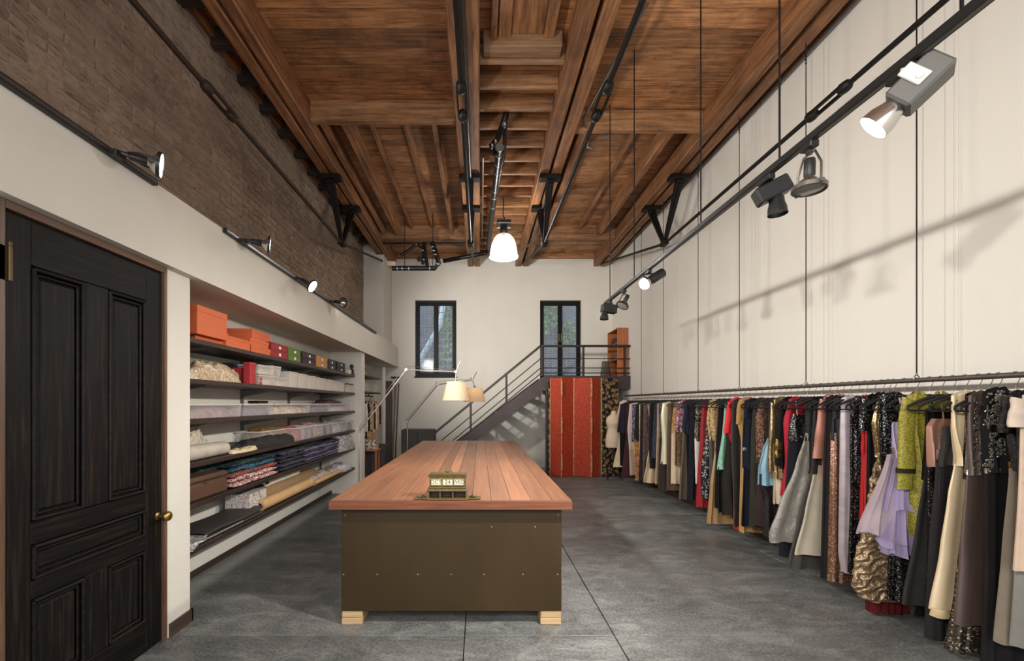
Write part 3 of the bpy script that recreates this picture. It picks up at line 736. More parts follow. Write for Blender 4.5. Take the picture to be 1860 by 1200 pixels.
# two articulated floor lamps beside the table
SHADE1 = N('parchment shade')
def shade_mat(name, col, em):
    m = N(name); f = m.noise(m.coord((6, 6, 60)), 5, 4); m.l(m.ramp(f, [(.3, sc(col, .94)), (.7, col)]), m.b.inputs['Base Color']); m.set(Roughness=.8)
    tl = m.n('ShaderNodeBsdfTranslucent'); tl.inputs[0].default_value = c4(col); mx = m.n('ShaderNodeMixShader'); mx.inputs[0].default_value = .5
    m.l(m.b.outputs[0], mx.inputs[1]); m.l(tl.outputs[0], mx.inputs[2]); m.l(mx.outputs[0], m.out.inputs[0]); return m.m
def floor_lamp(label, d, foot_px, j1, j2, j3, tail, shade, metal, shadem, power, zfoot=None):
    fx = xx(foot_px, d); t = thing('floor_lamp', label, 'lamp', (fx, d, 0), 'articulated floor lamps beside the table')
    MB().lathe([(0, .001), (.15, .001), (.152, .012), (.14, .022), (.02, .026), (.016, .06), (0, .06)], 28, Matrix.Translation((fx, d, 0))).build('base', metal, t, 40)
    a, b, c = P(*j1, d), P(*j2, d), P(*j3, d); a.x = fx
    MB().tube([(fx, d, .03), a], .011, 10).build('pole', metal, t, 60)
    MB().tube([a, b], .011, 10).build('arm', metal, t, 60); MB().tube([a+Vector((-.025, 0, .02)), b+Vector((-.02, 0, .03))], .003, 6).build('tension_wire', metal, t)
    MB().tube([b, c], .009, 10).build('arm', metal, t, 60); MB().tube([b+Vector((0, 0, .05)), c+Vector((-.02, 0, .02))], .003, 6).build('tension_wire', metal, t)
    for q in (a, b, c):
        MB().lathe([(.018, -.02), (.022, 0), (.018, .02)], 12, TM(q, (0, 1, 0))).tube([q, q+Vector((-.03, 0, .045))], .006, 6).build('joint', metal, t, 50)
    e = P(*tail, d); MB().tube([c, e], .006, 8).build('handle', metal, t, 60)
    sx, sy0, sy1, w0, w1 = shade; x = xx(sx, d); z0, z1 = zx(sy1, d), zx(sy0, d); r0, r1 = w0*d/F/2, w1*d/F/2
    MB().tube([c, (x, d, z1+.03), (x, d, z1-.05)], .006, 8).lathe([(.02, 0), (.02, .04), (.012, .05)], 12, Matrix.Translation((x, d, z1-.02))).build('socket', metal, t, 60)
    MB().lathe([(r0, z0), (r1, z1), (r1-.003, z1), (r0-.003, z0), (r0, z0)], 40, Matrix.Translation((x, d, 0)), caps=False).build('shade', shadem, t, 50)
    mb = MB()
    for k in range(3):
        an = 2*math.pi*k/3; mb.tube([(x, d, z1-.006), (x+r1*.985*math.cos(an), d+r1*.985*math.sin(an), z1-.004)], .0025, 6)
    mb.build('spider', metal, t)
    MB().lathe([(0, -.05), (.02, -.045), (.03, -.02), (.026, .01), (.013, .03), (.013, .05)], 14, Matrix.Translation((x, d, z1-.06))).build('bulb', emit('floor lamp bulb', (1, .86, .66), 9 if power else 0.0), t, 60)
    if power: lamp_light('floor_lamp_light', (x, d, z1-.08), power, (1, .9, .76), 'POINT', .03, parent=t)
floor_lamp('aluminium floor lamp with a cream conical shade, nearer of the two', 5.6, 652, (652, 783), (738, 671), (828, 675), (836, 656), (828, 693, 727, 49, 32), ALU, shade_mat('cream shade', srgb(240, 226, 202), 0), 16)
ALUD = plain('dull aluminium', srgb(120, 116, 110), .4, .85, .05, 30)
floor_lamp('grey floor lamp with a tan conical shade, farther of the two', 6.9, 740, (740, 765), (795, 698), (858, 690), (866, 675), (862, 704, 730, 40, 27), ALUD, shade_mat('tan shade', srgb(228, 208, 176), 0), 6)

# ------------------------------------------------------------------ track on the right, hung from rods
TX, TZ = 1.54, 2.735
tr = thing('lighting_track', 'black lighting track hung on thin rods before the white wall', 'track', (TX, 3.0, TZ))
MB().bevbox(TX-.018, TX+.018, -2.6, 5.42, TZ-.017, TZ+.017, .003).build('track_rail', BLKP, tr)
MB().box(TX-.008, TX+.008, -2.6, 5.42, TZ-.0185, TZ-.0165).build('track_slot', plain('slot steel', srgb(110, 106, 100), .3, .8), tr)
for px_ in (1747, 1416, 1273, 1152, 1108):
    yy = dx(px_, TX); r = MB().tube([(TX, yy, TZ+.015), (TX, yy, ZD-.004)], .0055, 6).build('hanger_rod', IRON, tr, 60)
def yoke(t, c, w, h, axis_dir, m):
    """ring yoke: from the track down both sides of the lamp"""
    pass
def gimbal(name, label, base, aim, lit, power, metal, angle=70, group=None, scale=1.0, drop=.10):
    """open gimbal spot: adapter, U yoke, ring, socket, reflector bulb"""
    base = Vector(base); aim = Vector(aim)
    t = thing(name, label, 'spotlight', base, group)
    out = (aim-base).normalized() if drop is None else Vector((0, 0, -1))
    c = base+out*((.15 if drop is None else drop+.05)*scale)
    d = (aim-c).normalized(); s_ = scale
    MB().bevbox(base.x-.02*s_, base.x+.02*s_, base.y-.035*s_, base.y+.035*s_, base.z-.03*s_, base.z+.0, .004).tube([base, base+out*.05*s_], .012*s_, 8).build('adapter', BLKP, t, 40)
    side = d.cross(Vector((0, 0, 1))); side = side.normalized() if side.length > .1 else Vector((0, 1, 0))
    r = .062*s_; fr = c+d*.03*s_
    q0 = base+out*.05*s_
    pts = [fr+side*(r+.008), fr+side*(r+.008)+(q0-fr)*.55, q0+side*r*.55, q0-side*r*.55, fr-side*(r+.008)+(q0-fr)*.55, fr-side*(r+.008)]
    MB().tube(pts, .005*s_, 8).build('yoke', metal, t, 70)
    mb = MB()
    for k in (-1, 1): mb.lathe([(.009*s_, -.012*s_), (.009*s_, .012*s_)], 10, TM(fr+side*(r+.008)*k, side))
    mb.build('pivot_knob', metal, t, 40)
    MB().lathe([(r, -.008*s_), (r+.006*s_, -.008*s_), (r+.006*s_, .010*s_), (r, .010*s_), (r, -.008*s_)], 28, TM(fr, d), caps=False).build('ring', metal, t, 50)
    MB().lathe([(0, -.13*s_), (.02*s_, -.13*s_), (.022*s_, -.12*s_), (.022*s_, -.055*s_), (.018*s_, -.05*s_)], 16, TM(fr, d)).build('socket', BLKP, t, 50)
    b = MB().lathe([(.018*s_, -.055*s_), (.022*s_, -.045*s_), (.04*s_, -.03*s_), (.055*s_, -.012*s_), (r-.001, .004*s_)], 24, TM(fr, d), caps=False).build('reflector_bulb', CHROME, t, 60); b['_w'] = list(base)
    MB().lathe([(r-.002, .004*s_), (r*.7, .0075*s_), (0, .009*s_)], 24, TM(fr, d)).build('lamp_face', BULB if lit else plain('unlit lens', srgb(150, 148, 142), .15, .3), b, 60)
    if lit: lamp_light('spot_light', fr+d*.03*s_, power, NEUT, 'SPOT', .07, aim, angle, 1.0, parent=t)
    return t
# big grey ballast spot with a bell reflector
def bell_spot(label, base, dirv, sz, housing, bellm, lit, power, aim, bracket, group='right hand track spots', bell_at=None):
    base = Vector(base); d = Vector(dirv).normalized(); t = thing('track_spotlight', label, 'spotlight', base, group)
    side = d.cross(Vector((0, 0, 1))).normalized(); up = side.cross(d)
    R = Matrix((side, up, d)).transposed()
    L, Wd, Hh = sz; c = base+Vector((0, 0, -.02))-up*(Hh/2+.02)
    MB().bevbox(base.x-.018, base.x+.018, base.y-.05, base.y+.05, base.z-.03, base.z, .004).build('adapter', BLKP, t)
    h = MB().obox(c, (Wd/2, Hh/2, L/2), R, .008).build('ballast_housing', housing, t); h['_w'] = list(base)
    mb = MB()
    for k in range(5): mb.obox(c+d*(L*(-.3+.15*k))+up*(Hh/2), (Wd*.32, .002, .006), R)
    mb.build('vent_slots', IRON, h)
    MB().obox(c+up*(Hh/2+.012)-side*(Wd*.28), (.018, .012, .006), R, .004).obox(c+up*(Hh*.2)-side*(Wd/2+.004), (.004, Hh*.42, .024), R, .003).lathe([(.012, 0), (.010, .004), (0, .005)], 12, TM(c-side*(Wd/2+.008), -side)).build('bracket', bracket, t, 40)
    bc = c+d*(L/2) if bell_at is None else c+R @ Vector(bell_at); bd = (Vector(aim)-bc).normalized()
    r = Wd*.56
    bb = MB().lathe([(.03, -.012), (.036, .0), (r*.76, .022), (r*.93, .048), (r, .085), (r*.97, .085), (r*.9, .048), (r*.7, .024)], 28, TM(bc, bd), caps=False).lathe([(.022, -.012), (.022, -.002)], 14, TM(bc, bd)).build('bell_reflector', bellm, t, 60); bb['_w'] = list(base)
    MB().lathe([(r*.94, .068), (r*.5, .071), (0, .072)], 24, TM(bc, bd)).build('lamp_face', BULB if lit else plain('unlit lens', (0.3, 0.3, 0.28), .15, .3), bb, 60)
    if lit: lamp_light('spot_light', bc+bd*.13, power, NEUT, 'SPOT', .04, aim, 95, .8, parent=t)
    return t
yb1 = dx(1638, TX); yb2 = dx(1470, TX); yb3 = dx(1392, TX); yb4 = dx(1178, TX); yb5 = dx(1133, TX); yb6 = dx(1114, TX)
bell_spot('big grey box spotlight with a lit bell reflector, nearest on the hung track', (TX, yb1, TZ-.017), (-.52, .5, -.62), (.16, .10, .10), GREYH, CHROME, True, 165, (-1.1, 3.7, -.3), WHB)
gimbal('track_spotlight', 'unlit ring spotlight pointing down, second on the hung track', (TX, yb2, TZ-.017), (TX-.1, yb2-.05, 0), False, 0, ALUD, group='right hand track spots', scale=1.05, drop=.12)
bell_spot('black box spotlight with a dark dome below, third on the hung track', (TX, yb3, TZ-.017), (.86, -.2, .42), (.17, .085, .085), BLKP, BLKP, False, 0, (TX+.2, yb3-.1, 0), BLKP, bell_at=(0, -.05, .0))
def cyl_spot(label, base, dirv, power, aim):
    base = Vector(base); d = Vector(dirv).normalized(); t = thing('track_spotlight', label, 'spotlight', base, 'right hand track spots')
    c = base+Vector((0, 0, -.1))-d*.06
    MB().bevbox(base.x-.016, base.x+.016, base.y-.04, base.y+.04, base.z-.03, base.z, .004).build('adapter', BLKP, t)
    MB().tube([base+Vector((0, 0, -.03)), base+Vector((-.05, 0, -.05)), c+d*.03], .007, 8).tube([base+Vector((0, 0, -.03)), base+Vector((.05, 0, -.03)), c-d*.06], .007, 8).build('arm', BLKP, t, 60)
    MB().lathe([(.03, -.13), (.042, -.12), (.042, .02), (.036, .03), (.036, .06), (.03, .06)], 20, TM(c, d)).build('barrel', BLKP, t, 50)
    e = c+d*.075
    b = MB().lathe([(.03, -.02), (.045, .0), (.055, .035), (.052, .035)], 20, TM(e, d), caps=False).build('shade_ring', CHROME, t, 60); b['_w'] = list(base)
    MB().lathe([(.05, .03), (.045, .055), (.02, .068), (0, .07)], 20, TM(e, d)).build('lamp_face', emit('bare lit bulb', (1, .95, .86), 22), b, 60)
    lamp_light('spot_light', e+d*.1, power, NEUT, 'SPOT', .05, aim, 110, .8, parent=t)
gimbal('track_spotlight', 'lit ring spotlight on the hung track behind the camera', (TX, -.7, TZ-.017), (-.3, 3.4, .3), True, 60, BLKP, 80, 'right hand track spots', drop=.1)
cyl_spot('black cylinder spotlight with a glaring bulb, fourth on the hung track', (TX, yb4, TZ-.017), (-.8, -.25, -.5), 80, (-1.2, 3.4, .4))
gimbal('track_spotlight', 'black ring spotlight near the far end of the hung track', (TX, yb5, TZ-.017), (TX-1.0, yb5-.3, .9), False, 0, BLKP, group='right hand track spots', drop=.09)
bell_spot('black box spotlight with a small dome, last on the hung track', (TX, yb6+.15, TZ-.017), (-.93, -.1, .1), (.18, .09, .1), BLKP, BLKP, False, 0, (TX-.2, yb6, 0), BLKP, bell_at=(0, -.05, .05))

# ------------------------------------------------------------------ tracks on the bulkhead with spots
LTZ = ZS1-.012
for lab, ya_, yb_ in (('black lighting track on the bulkhead above the dark door', -2.6, dx(278, XS)), ('black lighting track on the bulkhead above the shelves', dx(404, XS), dx(681, XS))):
    t = thing('lighting_track', lab, 'track', (XS+.016, (ya_+yb_)/2, LTZ), 'bulkhead tracks')
    MB().bevbox(XS+.001, XS+.032, ya_, yb_, LTZ-.018, LTZ+.018, .003).build('track_rail', BLKP, t)
    MB().box(XS+.0318, XS+.0328, ya_+.01, yb_-.01, LTZ-.006, LTZ+.006).build('track_slot', MC['slot steel'], t)
LS = [(dx(196, XS), (2.9, 5.0, 2.1), 110, 'lit spotlight on the bulkhead track above the dark door'),
      (dx(432, XS), (3.1, 5.8, 2.4), 100, 'lit ring spotlight, nearest on the track above the shelves'),
      (dx(533, XS), (1.6, 4.2, .6), 90, 'lit spotlight in the middle of the track above the shelves'),
      (dx(596, XS), (.9, 10.4, 3.2), 300, 'black ring spotlight, farthest on the track above the shelves'),
      (-.9, (3.1, 2.3, 1.7), 230, 'lit spotlight on the bulkhead track behind the camera'),
      (-2.2, (3.1, 3.2, 2.5), 75, 'rearmost lit spotlight on the bulkhead track')]
for i, (yy, aim, pw, lab) in enumerate(LS):
    gimbal('bulkhead_spotlight', lab, (XS+.05, yy, LTZ+.005), aim, True, pw, BLKP, 75 if i == 3 else (110 if i == 2 else 125), 'bulkhead spots', 1.0, None)
# ------------------------------------------------------------------ pipes under the ceiling
BPIPE = plain('black pipe', srgb(26, 25, 26), .35, .5, .15)
FIT = plain('galvanised fitting', srgb(150, 146, 138), .35, .85, .15)
pp = thing('sprinkler_pipe', 'black sprinkler pipe with an S bend in the narrow middle ceiling bay', 'pipe', (.2, 6.0, 4.5))
zp = 4.66
def ppt(px, py, z): d = dz(py, z); return Vector((xx(px, d), d, z))
a = ppt(908, 268, zp); b = ppt(886, 452, zp)
MB().tube([a, b], .045, 14).build('main_pipe', BPIPE, pp, 60)
up = Vector((.30, dz(222, 4.78), 4.97))
MB().tube([up, up-Vector((0, 0, .12)), up+Vector((-.03, .02, -.2)), (a.x-.03, a.y-.02, zp+.1), (a.x-.10, a.y+.04, zp+.05), (a.x-.08, a.y+.14, zp+.02), (a.x, a.y+.2, zp)], .036, 12).build('bend', BPIPE, pp, 60)
MB().tube([up+Vector((0, 0, -.1)), (up.x+.01, up.y+.5, 4.72), (up.x-.02, up.y+.95, 4.70), (a.x+.0, a.y+1.25, zp)], .024, 10).build('branch_pipe', BPIPE, pp, 60)
mb = MB()
for t_ in (.0, .04, .1, .16, .3, .36, .45): q = a.lerp(b, t_); mb.lathe([(.05, -.012), (.052, 0), (.05, .012)], 14, TM(q, b-a))
for q in ((a.x-.10, a.y+.04, zp+.05), (a.x-.06, a.y+.0, zp+.08), (up.x-.02, up.y+.02, 4.77)): mb.lathe([(.04, -.012), (.043, 0), (.04, .012)], 12, TM(q, (1, .2, .2)))
mb.build('couplings', FIT, pp, 50)
c = P(716, 490, b.y+.35); e = P(800, 468, b.y+.25); f2 = Vector((b.x, b.y, zp-.02))
MB().tube([b, b+Vector((0, .05, -.03)), f2+Vector((-.05, .08, -.04)), P(805, 474, b.y+.2)], .042, 12).build('cross_pipe', BPIPE, pp, 60)
va = thing('sprinkler_valve', 'black valve assembly with galvanised fittings at the far left ceiling', 'valve', P(755, 470, 8.2))
q = 8.2
MB().tube([P(712, 487, q), P(790, 487, q), P(797, 478, q), P(790, 455, q), P(785, 440, q)], .045, 14).build('manifold', BPIPE, va, 60)
MB().tube([P(728, 465, q), P(757, 444, q), P(770, 452, q), P(768, 480, q)], .03, 12).build('riser', BPIPE, va, 60)
MB().tube([P(770, 440, q), P(772, 460, q), P(776, 482, q)], .035, 12).build('riser', BPIPE, va, 60)
mb = MB()
for px_, py_, r in ((722, 487, .05), (731, 487, .05), (743, 487, .05), (781, 487, .05), (795, 480, .052), (791, 463, .05), (788, 456, .05), (786, 449, .05), (768, 455, .036), (762, 467, .04), (756, 444, .035), (769, 472, .04)):
    mb.lathe([(r, -.01), (r+.004, 0), (r, .01)], 12, TM(P(px_, py_, q), (1, 0, 0) if py_ > 480 else (.2, 0, 1)))
mb.build('couplings', FIT, va, 50)
for px_ in (735, 786): w_ = P(px_, 0, q).x; MB().tube([(w_, q, zx(487, q)), (w_, q, ZD-.005)], .007, 6).build('hanger_rod', IRON, va)
MB().lathe([(.05, -.012), (.055, 0), (.05, .012)], 16, TM(P(762, 470, q-.08), (0, -1, 0))).tube([P(762, 470, q), P(762, 470, q-.08)], .01, 6).build('hand_wheel', IRON, va, 50)
MB().bevbox(P(704, 0, q).x, P(719, 0, q).x, q-.06, q+.1, zx(484, q), zx(476, q), .004).build('tag_box', plain('cream tag', srgb(196, 184, 160), .6), va)
# conduits
one(MB().tube([(xx(1176, 3.7), 3.7, 4.86), (1.22, 5.2, 4.86), (1.31, 5.35, 4.80), (1.32, 5.42, 4.66), (1.42, 5.44, 4.64)], .014, 8), 'conduit', 'thin grey conduit running down beside the right middle girder', 'pipe', STEELG, (1.3, 4.6, 4.86), smooth=60)
sp = thing('sprinkler_pipe', 'thin pipe arm with a sprinkler head below the right middle girder', 'pipe', (1.2, 5.44, 4.66))
MB().tube([P(1000, 245, 5.5), P(1040, 244, 5.5), P(1060, 239, 5.46), P(1098, 240, 5.44)], .013, 8).tube([P(1000, 245, 5.5), P(1002, 225, 5.4), P(1006, 175, 4.9)], .012, 8).build('arm_pipe', STEELG, sp, 60)
MB().lathe([(.0, -.05), (.035, -.045), (.035, -.038), (.012, -.03), (.014, 0), (.014, .04)], 14, Matrix.Translation(P(1098, 240, 5.44))).build('sprinkler_head', STEELG, sp, 50)
MB().lathe([(.02, 0), (.03, .02), (.02, .05)], 12, Matrix.Translation(P(1060, 228, 5.46))).build('elbow', STEELG, sp, 50)
one(MB().tube([(1.02, 6.2, 4.70), (1.02, 8.1, 4.70), (1.02, 8.6, 4.66), (.84, 9.0, 4.62), (.80, 9.9, 4.62)], .017, 8), 'conduit', 'grey conduit under the far half of the right middle girder', 'pipe', STEELG, (1.02, 7.5, 4.7), smooth=60)
one(MB().tube([(-.14, 3.4, 4.69), (-.14, 8.0, 4.69)], .022, 8).tube([(-.14, 8.0, 4.69), (-.13, 10.1, 4.68)], .016, 8), 'conduit', 'dark pipe along the underside of the left middle girder', 'pipe', plain('grey pipe', srgb(74, 72, 70), .35, .7), (-.14, 6.5, 4.69), smooth=60)
one(MB().tube([(.04, 5.9, 4.80), (.04, 8.8, 4.80)], .014, 8), 'conduit', 'thin conduit just right of the left middle girder', 'pipe', STEELG, (.04, 7.2, 4.8), smooth=60)
one(MB().tube([(-1.97, 8.9, 4.74), (-.3, 8.9, 4.74)], .02, 8), 'conduit', 'dark pipe crossing the far end of the left ceiling bay', 'pipe', BPIPE, (-1.1, 8.9, 4.74), smooth=60)
one(MB().lathe([(.0, -.04), (.03, -.035), (.03, -.028), (.01, -.02), (.012, .03), (.04, .035), (.04, .05)], 14, Matrix.Translation(P(1022, 456, 10.2))), 'ceiling_sprinkler', 'small sprinkler head at the far end of the right ceiling bay', 'sprinkler', STEELG, P(1022, 456, 10.2), smooth=50)
one(MB().tube([(XR-.03, D0, 4.86), (XR-.03, 9.8, 4.86)], .014, 8), 'conduit', 'grey conduit along the top of the white wall', 'pipe', STEELG, (XR-.03, 4, 4.86), smooth=60)

# ------------------------------------------------------------------ wall shelving
XF = -2.09; SZ = [zx(612, dx(345, XF)), zx(687, dx(345, XF)), zx(762, dx(345, XF)), zx(842, dx(345, XF)), zx(917, dx(345, XF)), zx(1000, dx(345, XF))]
SHW = wood('dark shelf board', srgb(34, 24, 20), srgb(56, 42, 36), srgb(80, 64, 56), 'y', .45, 1, .1, .1)
STD = plain('grey shelf standard', srgb(112, 106, 96), .5, .5)
sh = thing('wall_shelving', 'six long dark wooden shelves on metal standards in the alcove', 'shelf', (-2.3, 5.2, 0))
for i, z_ in enumerate(SZ):
    MB().bevbox(XW+.03, XF, 3.04, 7.366, z_-.036, z_, .003).build('shelf_board', SHW, sh)
for yy in (3.45, 4.62, 5.75, 6.9):
    s_ = MB().box(XW+.021, XW+.045, yy-.014, yy+.014, .36, 2.1).build('standard', STD, sh); s_['_w'] = list(sh['_w'])
    for z_ in SZ: MB().prism([(XW+.04, z_-.037), (XF-.06, z_-.037), (XF-.06, z_-.047), (XW+.04, z_-.11)], 'y', yy-.005, yy+.005).build('bracket', STD, s_)
kp = SZ[5]-.036
for a, b in ((3.04, 4.05), (4.055, 5.15), (5.155, 6.25), (6.255, 7.366)):
    MB().bevbox(XW+.021, -2.49, a, b, .052, kp-.002, .003).build('kick_panel', PANELW, sh)
struct(MB().box(XW+.021, -2.478, 3.04, 7.366, 0, .05), 'baseboard_left', BASEB)

def dS(px, X=XF): return dx(px, X)
def lidbox(name, label, y0, y1, x0, x1, z0, h, mat, group=None, lid=.4, plate=None, rz=0.0):
    """a lidded card box; x1 is the front"""
    c = Vector(((x0+x1)/2, (y0+y1)/2, z0)); t = thing(name, label, 'box', c, group, rz, world=False)
    hx, hy = (x1-x0)/2, (y1-y0)/2; zl = h*(1-lid)
    MB().bevbox(-hx+.003, hx-.003, -hy+.003, hy-.003, .0008, zl+.004, .002).build('body', mat, t)
    MB().bevbox(-hx, hx, -hy, hy, zl, h, .002).build('lid', mat, t)
    if plate: MB().bevbox(hx-.002, hx+.003, -.022, .022, zl*.35, zl*.35+.028, .001).build('label_plate', plate, t)
    return t
ORB = plain('orange card', srgb(196, 96, 52), .55, 0, .05, 4)
WPL = plain('white label plate', srgb(225, 222, 214), .5)
z1 = SZ[0]; xf = XF-.01
lidbox('gift_box', 'flat orange box under the big orange box', 3.30, 3.66, -2.48, xf-.03, z1, .035, ORB, 'orange boxes on the top shelf')
lidbox('gift_box', 'big tall orange box beside the white column', dS(355), dS(410), -2.47, xf+.025, z1+.036, .215, ORB, 'orange boxes on the top shelf', .22)
lidbox('gift_box', 'small orange box in the pile behind the low orange box', 3.78, 3.96, -2.46, -2.26, z1+.091, .06, ORB, 'orange boxes on the top shelf')
lidbox('gift_box', 'smallest orange box on top of the small pile', 3.76, 3.88, -2.46, -2.3, z1+.152, .05, ORB, 'orange boxes on the top shelf')
lidbox('gift_box', 'low orange box right of the big orange box', dS(411)+.02, dS(457), -2.47, xf, z1, .09, ORB, 'orange boxes on the top shelf', .3)
lidbox('gift_box', 'lower orange box beside the red boxes', dS(459), dS(494), -2.46, xf, z1, .062, ORB, 'orange boxes on the top shelf', .45)
lidbox('gift_box', 'upper orange box beside the red boxes', dS(459), dS(494)-.02, -2.46, xf-.01, z1+.063, .066, ORB, 'orange boxes on the top shelf', .45)
lidbox('gift_box', 'orange box lying tilted on top of the others', 4.15, 4.56, -2.48, -2.16, z1+.131, .10, ORB, 'orange boxes on the top shelf', .35, rz=.06)
CB = [('red', srgb(136, 26, 30), 495, 525), ('green', srgb(84, 110, 34), 526, 549), ('dark purple', srgb(46, 22, 36), 551.5, 576), ('tan', srgb(176, 124, 66), 577, 597), ('navy', srgb(28, 30, 44), 598, 612), ('black', srgb(30, 27, 30), 614, 629)]
for nm, c, a, b in CB:
    m = plain(nm+' card', c, .55, 0, .08, 4)
    for k, lv in enumerate(('lower', 'upper')):
        lidbox('storage_box', '%s %s storage box with a white label plate on the top shelf' % (lv, nm), dS(a), dS(b)-.01, -2.44, xf, z1+k*.073, .072, m, 'coloured storage boxes on the top shelf', .3, WPL)
lidbox('storage_box', 'small white box at the end of the top shelf', 7.10, 7.27, -2.35, xf-.02, z1, .075, plain('white card', srgb(208, 202, 192), .6), None, .3)
fg = thing('bust_ornament', 'small black ornament at the end of the top shelf', 'ornament', (xf-.03, 7.31, z1))
MB().lathe([(.045, .001), (.045, .02), (.03, .03), (.034, .06), (.04, .075), (.02, .09), (.018, .11), (.032, .13), (.03, .16), (.012, .175), (0, .176)], 18, Matrix.Translation((xf-.03, 7.31, z1))).build('figure', BLKP, fg, 50)

def blob(cx, cy, cz, rx, ry, h, seed, amp=.3, nu=40, nv=16, freq=9, sq=.7):
    """heap lying on a shelf, flat underneath, crumpled above"""
    def f(u, v):
        a = 2*math.pi*u; ph = v*math.pi/2
        ca, sa = math.cos(a), math.sin(a); r = math.cos(ph)**.55
        x = rx*math.copysign(abs(ca)**sq, ca)*r; y = ry*math.copysign(abs(sa)**sq, sa)*r; z_ = h*math.sin(ph)**.8
        n_ = noise.noise(Vector((x*freq+seed, y*freq, z_*freq)))+.6*noise.noise(Vector((x*freq*2.3, y*freq*2.3+seed, z_*freq*2.3)))
        k = 1+amp*n_*min(1, v*3+.25)
        return (cx+x*(1+.12*n_), cy+y*(1+.08*n_), cz+.001+max(0, z_*k))
    return MB().grid(f, nu, nv, True)
def heap(name, label, cat, y0, y1, x0, x1, z0, h, mat, seed, amp=.3, freq=9, group=None, extra=None):
    c = ((x0+x1)/2, (y0+y1)/2, z0)
    return one(blob(c[0], c[1], z0, (x1-x0)/2, (y1-y0)/2, h, seed, amp, 48, 18, freq), name, label, cat, mat, c, group, 80)
def folded(name, label, y0, y1, x0, x1, z0, n, h, mats, cat='textile', seed=0, group=None, wave=.006):
    """a pile of folded cloths, each fold its own part"""
    q = random.Random(seed); c = ((x0+x1)/2, (y0+y1)/2, z0); t = thing(name, label, cat, c, group)
    for k in range(n):
        a, b = y0+q.uniform(0, .03), y1-q.uniform(0, .03); e = x1-q.uniform(0, .02); s_ = q.uniform(0, 9)
        def f(u, v, a=a, b=b, e=e, k=k, s_=s_):
            an = 2*math.pi*u; ca, sa = math.cos(an), math.sin(an)
            x = (x0+e)/2+(e-x0)/2*math.copysign(abs(ca)**.3, ca); zz = math.copysign(abs(sa)**.6, sa)
            y_ = a+(b-a)*v; end = min(1, 8*min(v, 1-v)+.25)
            return (x+.006*math.sin(9*v+s_), y_, z0+.001+h*(k+.5)+h*.47*zz*end+wave*math.sin(14*v+s_+3*u)*(k+.3)/n)
        mb = MB().grid(f, 20, 14, True); n0 = len(mb.v)
        mb.f.append(tuple(range(0, 20))[::-1]); mb.f.append(tuple(range(n0-20, n0)))
        mb.build('fold', mats[k % len(mats)], t, 60)
    return t
BEIGES = print_mat('beige gold cloths in plastic', [srgb(150, 118, 72), srgb(196, 176, 146), srgb(214, 200, 176), srgb(128, 96, 60), srgb(202, 184, 156), srgb(170, 146, 112)], 9, .3, 'noise', dist=2.2)
z2 = SZ[1]
heap('plastic_bag', 'clear bag stuffed with beige and gold cloth on the second shelf', 'bag', dS(347), dS(455)-.005, -2.42, XF-.005, z2, .14, BEIGES, 3, .35, 11)
lidbox('storage_box', 'flat grey box behind the bag of beige cloth', 3.2, 4.1, -2.5, -2.43, z2, .21, plain('grey card', srgb(120, 116, 108), .6), None, .3)
lidbox('storage_box', 'black box behind the bag of beige cloth', 4.12, 4.5, -2.5, -2.30, z2, .20, plain('black card', srgb(24, 22, 22), .6), None, .25)
REDB = plain('bright red card', srgb(158, 40, 44), .5, 0, .08)
lidbox('gift_box', 'square red box behind the beige bag on the second shelf', 4.06, 4.15, -2.34, -2.2, z2, .15, REDB, None, .25)
lidbox('gift_box', 'tall narrow red box standing on the second shelf', dS(457), dS(468), -2.17, XF-.012, z2, .20, REDB, None, .15)
lidbox('gift_box', 'small red box at the front of the second shelf', 4.205, 4.255, -2.2, XF-.012, z2, .075, REDB, None, .4)
PLA = clear('frosted plastic', srgb(222, 214, 202), .34, .25, .08); PLB = clear('clear tub plastic', srgb(216, 208, 206), .17, .12, .1)
LIDP = plain('pale plastic rim', srgb(186, 176, 168), .3)
def tub(name, label, y0, y1, x0, x1, z0, h, cont, seed, group, fill=.75, rim=LIDP, wall=PLA, tall=0.0, lidded=True):
    c = ((x0+x1)/2, (y0+y1)/2, z0); t = thing(name, label, 'bin', c, group); tp = .008; th = .003
    def quad(off):
        return [(x0+tp+off, y0+tp+off, z0+.002+off), (x1-tp-off, y0+tp+off, z0+.002+off), (x1-tp-off, y1-tp-off, z0+.002+off), (x0+tp+off, y1-tp-off, z0+.002+off),
                (x0+off, y0+off, z0+h), (x1-off, y0+off, z0+h), (x1-off, y1-off, z0+h), (x0+off, y1-off, z0+h)]
    mb = MB(); mb.v = quad(0)+quad(th)
    mb.f = [(0,3,2,1),(0,1,5,4),(1,2,6,5),(2,3,7,6),(3,0,4,7),(8,9,10,11),(8,12,13,9),(9,13,14,10),(10,14,15,11),(11,15,12,8),(4,5,13,12),(5,6,14,13),(6,7,15,14),(7,4,12,15)]
    mb.build('tub', wall, t)
    if lidded: MB().bevbox(x0-.004, x1+.004, y0-.003, y1+.003, z0+h-.004, z0+h+.012, .003).build('lid', rim, t)
    else: MB().box(x1-.001, x1+.006, y0-.004, y1+.004, z0+h-.012, z0+h).box(x0-.006, x0+.001, y0-.004, y1+.004, z0+h-.012, z0+h).box(x0, x1, y0-.004, y0+.001, z0+h-.012, z0+h).box(x0, x1, y1-.001, y1+.004, z0+h-.012, z0+h).build('rim', rim, t)
    if cont is not None:
        blob(c[0], c[1], z0+.006, (x1-x0)/2-.016, (y1-y0)/2-.016, h*fill+tall, seed, .18, 24, 8, 14, .35).build('contents', cont, t, 80)
    return t
CR1 = print_mat('cream trims', [srgb(206, 194, 174), srgb(176, 160, 138), srgb(222, 212, 196), srgb(140, 122, 100)], 22, .7, 'noise')
